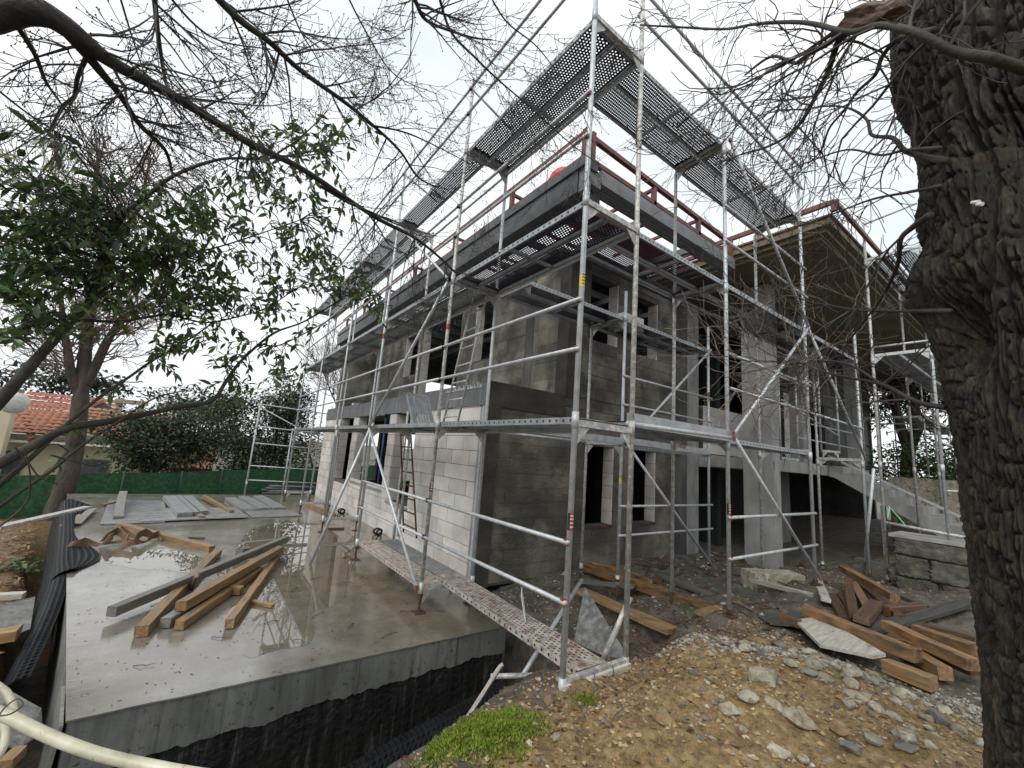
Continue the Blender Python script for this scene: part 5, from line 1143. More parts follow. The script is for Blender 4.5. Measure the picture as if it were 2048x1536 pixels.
o = lt.build('leaf_litter', M['litter']); o['kind'] = 'stuff'
lc = MB(); X, Y, Z = gpt(9000, (-8.5, -3.2, 1.0, 14.5))
for x, y, z in zip(X, Y, Z):
    if x < sx(y) - .35: leaf_at(lc, x, y, z + .012, .02 + .045 * rr.random() ** 1.5, rr, .7)
o = lc.build('bark_chips', M['chip']); o['kind'] = 'stuff'
ro = MB()
for i in range(70):
    x, y = rr.uniform(-.7, 2.4), rr.uniform(-.6, .5); z = gz(x, y); p = Vector((x, y, z + .01)); a = rr.uniform(0, 6.3); pts = [p]
    for j in range(7): a += rr.uniform(-.7, .7); p = p + Vector((math.cos(a), math.sin(a), 0)) * .03; pts.append(Vector((p.x, p.y, gz(p.x, p.y) + rough_z(p.x, p.y) + rr.uniform(0, .02))))
    ro.tube(pts, .0022, 4, cap=False)
o = ro.build('dry_roots', M['twig_red']); o['kind'] = 'stuff'
ms = MB()
def mossz(x, y): return gz(x, y) + rough_z(x, y)
for i in range(16000):
    x = -.84 + rr.gauss(0, .22); y = -.24 + rr.gauss(0, .16)
    e = ((x + .84) / .46) ** 2 + ((y + .24) / .32) ** 2
    if e > 1 + .5 * fn(x, y, 1, 4): continue
    z = mossz(x, y) + .03 * (1 - min(e, 1)) + .035 * fn(x, y, 9, 13)
    h = rr.uniform(.004, .013); a = rr.uniform(0, 6.3); dx, dy = math.cos(a) * .004, math.sin(a) * .004; lx, ly = rr.gauss(0, .009), rr.gauss(0, .009)
    ms.add([(x - dx, y - dy, z - .006), (x + dx, y + dy, z - .006), (x + lx, y + ly, z + h)], [(0, 1, 2)])
for i in range(700):
    x, y = .02 + rr.gauss(0, .05), -.22 + rr.gauss(0, .04); z = mossz(x, y); ms.add([(x - .004, y, z), (x + .004, y, z), (x + rr.gauss(0, .01), y + rr.gauss(0, .01), z + rr.uniform(.01, .03))], [(0, 1, 2)])
o = ms.build('moss', M['moss']); o['kind'] = 'stuff'
timber((-0.309,0.792,-0.550), (-0.182,0.526,-0.050), .05, .03, 'wood_white', 'splintered white batten leaning in the trench right of the membrane', cat='batten', name='batten')
ivy = MB()
for i in range(60):
    c0 = Vector((2.296,0.395,-0.020)); x, y, z = c0.x + rr.gauss(0, .10), c0.y + rr.gauss(0, .10), c0.z + rr.uniform(0, .14); leaf_at(ivy, x, y, z, .022, rr, 1.0)
ivy.thing('ivy_tuft', M['leaf'], 'small dark ivy tuft growing in front of the long orange beam', 'plant')
wd = MB()
for i in range(9):
    p = Vector((.35 + rr.gauss(0, .1), .35 + rr.gauss(0, .06), -.45)); d = Vector((rr.uniform(-.5, .2), rr.uniform(-.6, -.1), 1)).normalized(); pts = [p + d * (t * .09) + Vector((0, 0, -.012 * t * t * .2)) for t in range(6)]; wd.tube(pts, [.004 - .0005 * t for t in range(6)], 4)
wd.thing('dry_weed', M['twig_red'], 'bare dry weed stems beside the corner scaffold foot at the trench edge', 'plant')
for i, (px) in enumerate(((-4.598,7.998,-0.600), (-4.438,8.239,-0.620))):
    b = MB()
    for j in range(40): leaf_at(b, px[0] + rr.gauss(0, .14), px[1] + rr.gauss(0, .14), gz(px[0], px[1]) + rr.uniform(.02, .18), .06, rr, 1.2)
    w0 = empty('green_weed', (px[0], px[1], gz(px[0], px[1])), ('small green weed at the left picture edge on the wood chips', 'small green weed on the wood chips left of the slab')[i], 'plant'); b.build('foliage', M['leaf_hedge'], w0)['kind'] = 'stuff'

# ---------------------------------------------------------------- the big trunk at the right
OT = empty('old_tree', (0.0, -2.3, 0), 'massive dark tree trunk with deeply furrowed bark and burls at the right edge', 'tree')
edge = [(-0.905,-2.241,4.081), (-0.845,-2.208,3.598), (-0.768,-2.182,3.348), (-0.674,-2.219,3.195), (-0.586,-2.219,3.002), (-0.511,-2.200,2.830), (-0.466,-2.170,2.723), (-0.411,-2.184,2.596), (-0.379,-2.116,2.468), (-0.348,-2.100,2.379), (-0.308,-2.145,2.277), (-0.265,-2.169,2.123), (-0.229,-2.179,1.916), (-0.202,-2.191,1.679), (-0.195,-2.191,1.399), (-0.216,-2.184,1.104), (-0.254,-2.184,0.839), (-0.270,-2.178,0.670), (-0.233,-2.139,0.354), (-0.193,-2.078,-0.113)]
edge = [Vector(p) for p in edge][::-1]
ez = [p.z for p in edge]
vd = Vector((edge[9].x - CAM.x, edge[9].y - CAM.y, 0)).normalized(); rp = Vector((vd.y, -vd.x, 0))
R0 = .35
axis0 = edge[8] + rp * R0 + vd * .05                       # trunk axis, upright
cxy = Vector((axis0.x, axis0.y, 0))
def left_off(z):                                            # how far the left flank stands out from the axis
    px_ = np.interp(z, ez, [p.x for p in edge]); py_ = np.interp(z, ez, [p.y for p in edge]); return (cxy - Vector((px_, py_, 0))).dot(rp)
nz_ = 660; zlo, zhi = -.35, 4.9
lo = [left_off(z) - .02 for z in np.linspace(zlo, zhi, nz_)]
a_left = math.atan2(-rp.y, -rp.x); D_A = np.concatenate([np.linspace(-1.25, 2.0, 400), np.linspace(2.0, 2 * math.pi - 1.25, 46)[1:-1]]); nt_ = len(D_A)
vs = np.zeros((nz_, nt_, 3))
def ss(x): x = min(1, max(0, x)); return x * x * (3 - 2 * x)
for i, z in enumerate(np.linspace(zlo, zhi, nz_)):
    for j, dd_ in enumerate(D_A):
        d = dd_ if dd_ <= math.pi else dd_ - 2 * math.pi; a = a_left + dd_
        wl = math.exp(-(d / .75) ** 2); r = R0 + (lo[i] - R0) * wl + .06 * math.exp(-(z + .2) * 3) * (1 - wl) + .16 * math.exp(-((z - 3.9) / 1.0) ** 2) * (1 - wl)
        u = dd_ * R0
        bz = math.exp(-((z - 2.17) / .13) ** 2 - ((d - .62) / .22) ** 2); r -= .11 * bz
        bz2 = math.exp(-((z - 2.75) / .18) ** 2 - ((d - 1.35) / .30) ** 2); r -= .13 * bz2
        if j < 400:
            wx = .030 * noise.noise((u * 3, z * 2.2, 1)) + .010 * noise.noise((u * 14, z * 7, 4)); wz = .06 * noise.noise((u * 6, z * 2, 7))
            n1 = noise.noise(((u + wx) * 21, (z + wz) * 1.7, 2)); n2 = noise.noise(((u + wx) * 46, (z + wz) * 4.2, 9)); n3 = noise.noise(((u + wx) * 17, (z + wz + .25 * u) * 15, 5))
            pl_ = ss(abs(n1) / .15) * (.5 + .5 * ss(abs(n2) / .14)) * (.5 + .5 * ss(abs(n3) / .09))
            fl = noise.fractal((u * 60, z * 26, 3), 1, 2.2, 4)
            r += .044 * (pl_ - .8) + .0065 * fl + .020 * noise.noise((u * 2, z * 1.5, 11)) + .006 * noise.noise((u * 9, z * 4, 21))
        p = cxy + Vector((math.cos(a), math.sin(a), 0)) * r; vs[i, j] = (p.x, p.y, z)
f = [(i * nt_ + j, i * nt_ + (j + 1) % nt_, (i + 1) * nt_ + (j + 1) % nt_, (i + 1) * nt_ + j) for i in range(nz_ - 1) for j in range(nt_)]
k = NT('furrowed_bark'); v = k.pos(scale=(1, 1, .4))
c = k.ramp(k.noise(v, 34, 10, .7), [(.34, (.010, .008, .0065)), (.48, (.028, .021, .015)), (.60, (.075, .058, .038)), (.74, (.17, .135, .09))])
c = k.mix(k.ramp(k.noise(k.pos(), 2.0, 6, .6), [(.50, 0.0), (.64, .85)]), c, (.011, .010, .009))
c = k.mix(k.ramp(k.noise(k.pos(), 3.1, 8, .7), [(.58, 0.0), (.68, .35)]), c, (.07, .075, .035))
k.col(c); k.rough(k.ramp(k.noise(k.pos(), 5, 5), [(.35, .28), (.7, .8)])); k.bump(k.noise(v, 80, 9, .75), 1.0, .014); M['bark'] = k.m
MB().add(vs.reshape(-1, 3), f).build('trunk', k.m, OT, smooth=True, fixn=False)

def crv(pts, n=6): return smooth_path(pts, n)
def limb(b, pts, r0, r1, n=10, wob=.0):
    P = crv(pts); m = len(P) - 1
    rr0 = (lambda t: r0 + (r1 - r0) * t ** .8) if not isinstance(r0, list) else (lambda t: float(np.interp(t * (len(r0) - 1), range(len(r0)), r0)))
    R = [rr0(i / m) * (1 + .10 * fn(P[i].x, P[i].y, P[i].z, 6)) for i in range(m + 1)]
    b.tube(P, R, n); return P, R
def bud(b, p, s): b.add([p + Vector((s, 0, 0)), p + Vector((-s, s * .5, 0)), p + Vector((0, -s, .0)), p + Vector((0, 0, s * 1.8)), p + Vector((0, 0, -s))], [(0, 1, 3), (1, 2, 3), (2, 0, 3), (1, 0, 4), (2, 1, 4), (0, 2, 4)])
def grow(b, p, d, L, r, r_, level, sag, curl, buds, rmin=.0015, bias=None, jit=.085):
    n = max(4, int(L / .06)); st = L / n; pts = [p.copy()]; q = p.copy(); dd = d.normalized()
    for i in range(n):
        t = i / n; dd = (dd + Vector((r_.gauss(0, jit), r_.gauss(0, jit), r_.gauss(0, jit) - sag * (1 - t) + curl * t * t)) ).normalized()
        if bias: dd = (dd + bias * .05).normalized()
        q = q + dd * st; pts.append(q.copy())
    rad_ = [max(rmin, r * (1 - .75 * i / n)) for i in range(n + 1)]
    b.tube(pts, rad_, 4 if r < .006 else 5, cap=False)
    if buds: bud(b, pts[-1], .0045)
    if level > 0:
        for c_ in range(r_.randint(3, 6) if level > 1 else r_.randint(2, 5)):
            i = r_.randint(1, n - 1); t = (pts[i + 1] - pts[i]).normalized(); s = t.orthogonal().normalized(); s.rotate(Matrix.Rotation(r_.uniform(0, 6.3), 3, t))
            grow(b, pts[i], t + s * r_.uniform(.5, 1.1), L * r_.uniform(.3, .6), rad_[i] * .7, r_, level - 1, sag, curl, buds, rmin, bias, jit)
def spray(b, P, R, cnt, L, r_, level=2, sag=.10, curl=.3, buds=True, t0=.1, rmin=.0015, bias=None, rr_=.35, jit=.085):
    for i in range(cnt):
        j = int(len(P) * r_.uniform(t0, .99)); j = min(j, len(P) - 2); t = (P[j + 1] - P[j]).normalized(); s = t.orthogonal().normalized(); s.rotate(Matrix.Rotation(r_.uniform(0, 6.3), 3, t))
        grow(b, P[j], t * r_.uniform(.2, 1) + s, L * r_.uniform(.5, 1.2), min(R[j] * .5, rr_ * .02), r_, level, sag, curl, buds, rmin, bias, jit)
# branches of the big tree
rt_ = random.Random(21); tw = MB()
BR = [([(-0.858,-2.480,2.754), (-0.939,-2.424,2.780), (-0.975,-2.367,2.823), (-0.999,-2.303,2.923), (-0.980,-2.222,3.038), (-0.900,-2.133,3.155), (-0.870,-2.024,3.312), (-0.852,-1.941,3.412), (-0.825,-1.806,3.549), (-0.769,-1.645,3.713), (-0.780,-1.440,3.901), (-0.838,-1.204,4.089)], .019, .005, 12),
 ([(-0.725,-2.191,3.349), (-0.751,-2.107,3.359), (-0.711,-2.055,3.379), (-0.664,-2.017,3.392), (-0.641,-1.941,3.421), (-0.613,-1.875,3.444), (-0.580,-1.768,3.592), (-0.533,-1.626,3.634)], .022, .006, 8),
 ([(-0.685,-2.116,3.366), (-0.653,-2.044,3.388), (-0.566,-1.977,3.352), (-0.459,-1.899,3.360), (-0.349,-1.798,3.350), (-0.271,-1.694,3.374), (-0.219,-1.573,3.417), (-0.184,-1.448,3.476), (-0.163,-1.273,3.514)], .020, .004, 10),
 ([(-0.796,-2.319,3.074), (-0.673,-2.220,3.224), (-0.585,-2.154,3.264), (-0.557,-2.123,3.224), (-0.472,-2.046,3.260), (-0.375,-1.979,3.282), (-0.281,-1.893,3.299), (-0.163,-1.821,3.285), (-0.077,-1.733,3.303)], .014, .004, 8),
 ([(-0.611,-2.290,2.722), (-0.469,-2.214,2.861), (-0.453,-2.170,2.921), (-0.406,-2.132,3.024), (-0.357,-2.060,3.111), (-0.316,-2.039,3.223), (-0.285,-1.983,3.335), (-0.251,-1.904,3.431), (-0.216,-1.801,3.514)], .016, .004, 9),
 ([(-0.497,-2.228,2.601), (-0.402,-2.165,2.618), (-0.393,-2.127,2.585), (-0.314,-2.098,2.517), (-0.143,-2.001,2.444), (0.065,-1.832,2.338), (0.177,-1.707,2.166)], .018, .003, 7),
 ([(-0.203,-2.178,1.948), (-0.169,-2.093,1.981), (-0.055,-1.967,2.080), (0.100,-1.803,2.156), (0.156,-1.671,2.215), (0.207,-1.551,2.288), (0.293,-1.252,2.355), (0.346,-0.959,2.468)], .014, .003, 14),
 ([(-0.055,-1.967,2.080), (0.091,-1.818,2.217), (0.144,-1.677,2.273), (0.201,-1.538,2.297), (0.254,-1.384,2.289), (0.338,-1.068,2.274)], .009, .003, 10),
 ([(-0.416,-2.243,2.260), (-0.289,-2.147,2.318), (-0.121,-2.026,2.392), (0.033,-1.871,2.477), (0.087,-1.753,2.545), (0.122,-1.610,2.629), (0.200,-1.421,2.826)], .012, .003, 12),
 ([(-0.728,-2.354,3.151), (-0.744,-2.324,3.090), (-0.740,-2.335,3.007)], .006, .004, 0),
 ([(-0.577,-2.269,2.656), (-0.420,-2.153,2.761), (-0.314,-2.028,2.840), (-0.167,-1.844,2.915), (-0.031,-1.646,2.988)], .009, .003, 9),
 ([(-0.635,-2.285,2.761), (-0.452,-2.173,2.919), (-0.388,-2.086,2.983), (-0.283,-1.947,3.147), (-0.169,-1.728,3.252), (-0.054,-1.539,3.354)], .009, .003, 9)]
for pts, r0, r1, cnt in BR:
    b = MB(); P, R = limb(b, pts, r0 * .75, r1 * .8); pale = pts[0][2] < 2.2 and len(pts) > 4 and pts is not BR[5][0]
    b.build('branch', M['limb'] if r0 > .013 else M['twig'], OT, smooth=True)
    spray(tw, P, R, cnt if r0 > .0125 and pts[0][2] > 1.75 else max(4, cnt // 2), .62, rt_, 2, .06, .16, False, .15, .0014, None, .35, .17)
tw.build('twigs', M['twig'], OT)['kind'] = 'stuff'
tw = MB()                                          # fine pale sprays hanging in front of the house
for (a, n_, L) in ((BR[6][0], 16, .6), (BR[7][0], 13, .6), (BR[8][0], 13, .55)):
    P = crv(a); R = [.005] * len(P); spray(tw, P, R, n_, L, rt_, 1, .03, .14, False, .35, .0013, Vector((-.5, .1, .25)), .35, .12)
tw.build('pale_twigs', M['twig_pale'], OT)['kind'] = 'stuff'
cl = MB()
for p, q in (((-0.722,-2.347,2.492), (-0.737,-2.362,2.480)), ((-0.735,-2.357,2.475), (-0.742,-2.369,2.468))): cl.tube([p, q], [.0045, .006], 10)
o = cl.thing('cable_insulator', M['white'], 'pair of small white plastic insulators nailed to the furrowed trunk', 'insulator')
sb = rock_mesh('broken_stub', .22, .10, .09, 19, M['wood_brown'], .30, 3); a_, b_ = Vector((-0.757,-2.121,3.324)), Vector((-0.741,-2.201,3.295)); X_ = (b_ - a_).normalized()
o = inst('broken_stub', sb, OT, (a_ + b_) / 2); o.rotation_euler = X_.to_track_quat('X', 'Z').to_euler()

# ---------------------------------------------------------------- bare tree whose limbs hang over from the left
BT = empty('bare_tree', (-5.2, -.5, -.4), 'bare deciduous tree reaching in from the upper left, long limbs with budding twigs', 'tree')
ra = random.Random(31); tw = MB()
LM = [([(-3.838,0.275,2.506), (-3.569,0.047,3.053), (-3.374,-0.049,3.242), (-3.274,-0.103,3.281), (-3.193,-0.082,3.290), (-3.064,0.015,3.288), (-2.875,0.097,3.313), (-2.693,0.217,3.347), (-2.498,0.331,3.369), (-2.209,0.461,3.426), (-1.882,0.593,3.423), (-1.581,0.702,3.417), (-1.251,0.773,3.418), (-0.956,0.815,3.334), (-0.809,0.838,3.270)], [.10, .075, .058, .052, .042, .028, .024, .022, .021, .019, .017, .015, .013, .010, .008], 0, 26),
 ([(-3.209,-0.084,3.285), (-3.150,0.002,3.274), (-3.094,0.089,3.257), (-3.040,0.172,3.240), (-2.965,0.276,3.186), (-2.869,0.413,3.175), (-2.827,0.514,3.096)], .035, .008, 11),
 ([(-2.868,0.057,4.019), (-2.775,0.102,3.984), (-2.652,0.141,3.954), (-2.497,0.162,3.938), (-2.321,0.233,3.927), (-2.032,0.283,3.910), (-1.826,0.327,3.886), (-1.588,0.413,3.862), (-1.377,0.520,3.796), (-1.177,0.557,3.816)], .036, .007, 26),
 ([(-1.816,0.327,3.884), (-1.636,0.305,3.933), (-1.442,0.333,3.984), (-1.096,0.364,4.019), (-0.834,0.410,4.052)], .012, .003, 8),
 ([(-1.971,-0.420,4.303), (-1.852,-0.374,4.242), (-1.760,-0.315,4.236), (-1.624,-0.318,4.265), (-1.433,-0.326,4.338), (-1.291,-0.333,4.420)], .022, .005, 12),
 ([(-1.789,-0.491,4.318), (-1.599,-0.330,4.267), (-1.392,-0.302,4.234), (-1.191,-0.291,4.203), (-0.839,-0.260,4.193), (-0.454,-0.252,4.136), (-0.153,-0.297,4.073)], .013, .004, 14),
 ([(-2.060,0.566,3.418), (-1.841,0.600,3.397), (-1.646,0.612,3.400), (-1.461,0.667,3.416), (-1.103,0.690,3.460)], .016, .005, 8),
 ([(-1.702,0.628,3.396), (-1.573,0.690,3.328), (-1.466,0.748,3.266), (-1.207,0.832,3.270)], .011, .004, 5),
 ([(-2.991,-0.015,3.772), (-2.957,0.110,3.625), (-2.924,0.198,3.514), (-2.904,0.241,3.455)], .017, .009, 10),
 ([(-3.329,-0.025,3.230), (-3.295,0.067,3.199), (-3.276,0.158,3.156), (-3.257,0.230,3.144), (-3.210,0.373,3.121)], .015, .004, 8),
 ([(-3.134,0.011,3.267), (-3.170,0.105,3.199), (-3.187,0.190,3.146), (-3.231,0.256,3.111), (-3.274,0.348,3.020)], .014, .008, 5),
 ([(-2.980,0.066,3.836), (-2.840,0.215,3.843), (-2.702,0.229,3.845), (-2.492,0.258,3.979)], .010, .004, 10),
 ([(-2.509,0.091,4.303), (-2.358,0.287,4.245), (-2.200,0.439,4.216), (-2.097,0.625,4.137)], .009, .003, 10),
 ([(-2.217,-0.042,4.416), (-2.006,0.127,4.370), (-1.737,0.267,4.314), (-1.385,0.251,4.359)], .009, .003, 12),
 ([(-1.506,-0.484,4.609), (-1.239,-0.388,4.571), (-0.926,-0.390,4.556), (-0.474,-0.299,4.490), (-0.227,-0.235,4.401)], .009, .003, 10),
 ([(-3.527,0.362,3.173), (-3.378,0.445,3.112), (-3.209,0.607,3.109), (-2.988,0.784,3.062)], .008, .003, 7),
 ([(-3.177,0.245,3.883), (-3.109,0.369,3.745), (-3.032,0.483,3.605), (-2.931,0.708,3.458)], .008, .003, 6)]
for pts, r0, r1, cnt in LM:
    b = MB(); P, R = limb(b, pts, r0 if isinstance(r0, list) else r0 * .72, r1 * .8, 14 if isinstance(r0, list) else 9); b.build('limb', M['limb'], BT, smooth=True)
    spray(tw, P, R, cnt, .62, ra, 2, .07, .26, True, .3 if isinstance(r0, list) else .12, .0014)
tw.build('twigs', M['twig'], BT)['kind'] = 'stuff'
MB().tube([(-6.2, -.9, -.6), (-6.1, -.85, 1.5), (-5.7, -.6, 3.0), (-3.838,0.275,2.506)], [.30, .24, .19, .125], 16).build('trunk', M['limb'], BT, smooth=True)

# ---------------------------------------------------------------- evergreen shrub at left
ES = empty('evergreen_shrub', (-4.6, .8, -.45), 'leaning evergreen with glossy dark green leaves spreading across the left side', 'shrub')
re_ = random.Random(41); stems = []
for pts, r0, r1 in (([(-3.559,0.916,1.195), (-3.362,1.001,1.733), (-3.322,1.007,1.845), (-3.267,1.056,2.030), (-3.203,1.094,2.230), (-3.148,1.126,2.397), (-3.132,1.114,2.672), (-3.096,1.084,2.947), (-3.003,1.076,3.145), (-2.875,1.048,3.366), (-2.648,1.012,3.583), (-2.397,1.045,3.734), (-2.047,0.992,3.968)], .036, .006),
 ([(-3.438,0.748,1.239), (-3.267,0.863,1.408), (-3.181,0.939,1.508), (-3.078,1.012,1.611), (-2.952,1.083,1.658), (-2.775,1.202,1.735), (-2.607,1.260,1.806), (-2.430,1.309,1.879), (-2.363,1.344,2.048), (-2.288,1.369,2.226), (-2.108,1.411,2.488), (-1.893,1.450,2.654), (-1.634,1.431,2.921)], .030, .006),
 ([(-3.427,0.827,1.045), (-3.258,0.907,1.300), (-3.171,0.939,1.454), (-3.084,1.012,1.643), (-2.979,1.075,1.824), (-2.881,1.128,1.963), (-2.788,1.174,2.100), (-2.677,1.264,2.236), (-2.531,1.334,2.439)], .016, .005),
 ([(-3.374,0.718,0.954), (-3.214,0.803,1.203), (-3.083,0.899,1.377), (-2.988,0.975,1.533), (-2.872,1.043,1.675), (-2.739,1.101,1.838), (-2.578,1.204,1.927)], .012, .004),
 ([(-3.737,1.093,1.793), (-3.455,1.104,2.097), (-3.281,1.129,2.230), (-3.146,1.150,2.275), (-3.001,1.217,2.321), (-2.847,1.270,2.411), (-2.759,1.272,2.442), (-2.564,1.331,2.450), (-2.362,1.408,2.567), (-2.184,1.468,2.702), (-2.032,1.455,2.880)], .014, .004),
 ([(-3.203,1.094,2.230), (-3.079,1.160,2.534), (-2.850,1.219,2.808), (-2.537,1.260,3.054), (-2.072,1.282,3.466)], .012, .004),
 ([(-2.288,1.369,2.226), (-2.188,1.390,2.369), (-2.046,1.422,2.405), (-1.767,1.430,2.650), (-1.375,1.434,3.047)], .009, .003),
 ([(-3.285,0.643,0.986), (-3.124,0.718,1.194), (-3.120,0.736,1.340), (-3.165,0.737,1.489)], .006, .003),
 ([(-3.222,0.827,1.495), (-3.155,0.837,1.407), (-3.108,0.841,1.344), (-3.038,0.850,1.310)], .005, .003),
 ([(-3.094,0.852,1.463), (-3.016,0.865,1.439), (-2.912,0.878,1.410)], .006, .004)):
    b = MB(); P, R = limb(b, pts, r0, r1, 9); b.build('stem', M['limb'], ES, smooth=True); stems.append(P)
ALLP = [p for P in stems for p in P]
def leaf_geo(): 
    return [(0, 0, 0), (.28, -.17, .03), (.62, -.16, .03), (1, 0, -.10), (.62, .16, .03), (.28, .17, .03), (.30, 0, -.015), (.65, 0, -.03)], [(0, 1, 6), (1, 2, 7, 6), (2, 3, 7), (3, 4, 7), (4, 5, 6, 7), (5, 0, 6)]
LV, LF = leaf_geo(); lmb = MB().add(LV, LF); LMESH = lmb.mesh('leaf', M['leaf_one'], smooth=False)
def leaf_frame(d, r):
    X = d.normalized(); Z = Vector((r.gauss(0, .5), r.gauss(0, .5), 1)); Y = Z.cross(X).normalized(); Z = X.cross(Y); return Matrix((X, Y, Z)).transposed()
CL = [(70,300,80,35,26,0),(60,350,90,40,34,0),(70,410,90,50,60,0),(60,480,80,60,80,0),(140,440,100,60,80,1),(250,410,120,60,90,1),(330,440,110,60,110,1),(250,500,130,60,150,1),(130,560,120,60,150,0),(50,580,60,70,70,0),(330,540,120,60,150,1),(420,480,80,60,70,1),(470,400,80,50,60,2),(560,300,80,45,70,2),(640,285,65,40,60,2),(700,250,40,30,22,2),(480,250,35,50,22,2),(560,370,80,50,55,2),(655,400,50,25,30,2),(660,480,40,50,26,2),(500,560,100,60,120,2),(590,530,80,60,80,2),(690,560,60,40,90,3),(735,600,40,20,40,3),(430,680,90,45,60,1),(470,740,80,35,50,1),(340,700,60,40,30,1),(560,650,80,50,50,2),(600,720,50,40,20,2),(160,640,120,35,50,1),(40,655,40,30,30,0),(300,600,120,50,100,1),(410,590,80,50,70,1),(180,380,60,50,40,0),(560,440,70,50,50,2),(640,440,30,30,16,2),(170,852,30,12,10,1),(110,925,18,12,6,1),(240,780,14,20,4,1)]
Rm3 = Rm; leaves = []
def raydir(px, py): return (Rm @ Vector(((px - 1024) / 838.99, -(py - 768) / 838.99, -1))).normalized()
sprigs = MB()
for cx, cy, rx_, ry_, n_, g_ in CL:
    for s_ in range(max(1, int(n_ / 3.9))):
        a = re_.uniform(0, 6.3); q = math.sqrt(re_.random()); px, py = cx + rx_ * q * math.cos(a), cy + ry_ * q * math.sin(a)
        dist = np.interp(px, [0, 750], [3.55, 4.3]) + re_.uniform(-.25, .35)
        tip = CAM + raydir(px, py) * dist
        near_p = min(ALLP, key=lambda p: (p - tip).length_squared)
        d0 = (tip - near_p); L_ = min(.38, max(.18, d0.length)); dd = (d0.normalized() + Vector((re_.gauss(0, .5), re_.gauss(0, .5), re_.gauss(-.1, .4)))).normalized()
        base = tip - dd * L_ * .5; pts = []
        for t in range(6): pts.append(base + dd * (L_ * t / 5) + Vector((0, 0, -.05 * (t / 5) ** 2)))
        sprigs.tube(pts, [.0035 - .0004 * t for t in range(6)], 4, cap=False)
        if d0.length < .6: sprigs.tube([near_p, near_p.lerp(base, .5) + Vector((0, 0, .02)), base], [.004, .004, .0035], 4, cap=False)
        for t in range(8):
            u = (t + .8) / 8; p = base + dd * (L_ * u) + Vector((0, 0, -.05 * u * u)); s = dd.orthogonal().normalized(); s.rotate(Matrix.Rotation(t * 2.4 + re_.random(), 3, dd))
            ld = dd * .7 + s * .9 + Vector((0, 0, -.45))
            leaves.append((p, ld, re_.uniform(.055, .10)))
sprigs.build('sprigs', M['twig'], ES)['kind'] = 'stuff'
leaves.sort(key=lambda l: (l[0] - CAM).length); lb = MB()
for i, (p, d, s) in enumerate(leaves):
    Rl = leaf_frame(d, re_)
    if i < 300:
        o = inst('leaf', LMESH, ES, p); o.rotation_euler = Rl.to_euler(); o.scale = (s, s, s)
    else: lb.add([p + Rl @ (Vector(v) * s) for v in LV], LF)
lb.build('foliage', M['leaf'], ES)['kind'] = 'stuff'

# ---------------------------------------------------------------- green fence
GF = empty('green_fence', (-3.419,15.700,-0.649), 'low site fence covered with green screening fabric behind the slab', 'fence')
FP = [Vector((-7.871,13.500,0.124)), Vector((-6.607,15.000,0.086)), Vector((-4.162,15.600,0.208)), Vector((-2.739,16.400,0.215)), Vector((-1.561,17.000,0.288)), Vector((2.216,18.600,0.481)), Vector((5.505,20.000,0.615))]
for i in range(len(FP) - 1):
    a, b_ = FP[i], FP[i + 1]; n = 24; vs = []
    for q in range(n + 1):
        p = a.lerp(b_, q / n); sag = .03 * math.sin(q / n * math.pi) + .015 * fn(p.x, p.y, 1, 3)
        for h in range(7):
            t = h / 6; vs.append((p.x + .02 * fn(p.x * 3, t * 3, 2, 1.5), p.y + .03 * fn(p.x * 4, t * 4, 5, 1.2), (p.z - sag) * t + (-1.35) * (1 - t)))
    f = [(q * 7 + h, (q + 1) * 7 + h, (q + 1) * 7 + h + 1, q * 7 + h + 1) for q in range(n) for h in range(6)]
    MB().add(vs, f).build('fabric_panel', M['green_net'], GF, smooth=True)
    MB().tube([(a.x, a.y - .05, -1.4), (a.x, a.y - .05, a.z + .03)], .03, 8).build('post', M['green_post'], GF, smooth=True)
    MB().tube([(a.x, a.y, a.z - .02), (b_.x, b_.y, b_.z - .02)], .006, 5).build('wire', M['green_post'], GF)

# ---------------------------------------------------------------- houses behind the fence
def tiled(b, o0, ux, up_, w_, l_, pitch=.24, row=.34):
    """corrugated tile slope: ux along the eave, up_ along the slope"""
    ux, up_ = Vector(ux).normalized(), Vector(up_).normalized(); nn = ux.cross(up_).normalized(); nx = max(2, int(w_ / pitch)) * 4; ny = max(1, int(l_ / row))
    for j in range(ny):
        vs = []
        for e in (0, 1):
            for i in range(nx + 1):
                a = i / nx * w_; hgt = .05 * abs(math.sin(i / 4 * math.pi)) + (.05 if e == 0 else .0)
                vs.append(Vector(o0) + ux * a + up_ * (j * row + (row * 1.05 if e else 0)) + nn * hgt)
        b.add(vs, [(i, i + 1, i + nx + 2, i + nx + 1) for i in range(nx)])
H1 = empty('tiled_house', (-6, 27, -1.3), 'low cream house with bright terracotta tile roof behind the green fence', 'house')
e0, e1 = Vector((-12.577,25.000,0.854)), Vector((-3.787,25.000,0.912)); ezv = (e0.z + e1.z) / 2
MB().box((e0.x, 25.7, -1.6), (e1.x, 33, e0.z * .5 + e1.z * .5)).build('wall', M['cream'], H1)
b = MB(); tiled(b, (e0.x, 24.9, ezv + .12), (1, 0, 0), (0, .88, .46), e1.x - e0.x, 3.1); b.build('tiled_roof', M['tile'], H1)
MB().tube([Vector((-9.035,26.500,1.767)), Vector((-8.287,24.800,0.750))], .13, 8).build('hip_ridge', M['tile'], H1)
MB().bar((e0.x, 24.86, ezv + .02), (e1.x, 24.86, ezv + .02), .10, .16).build('gutter', M['grey_roof'], H1)
MB().bar((e0.x, 25.0, ezv - .22), (e1.x, 25.0, ezv - .22), .25, .10).build('fascia_board', M['white'], H1)
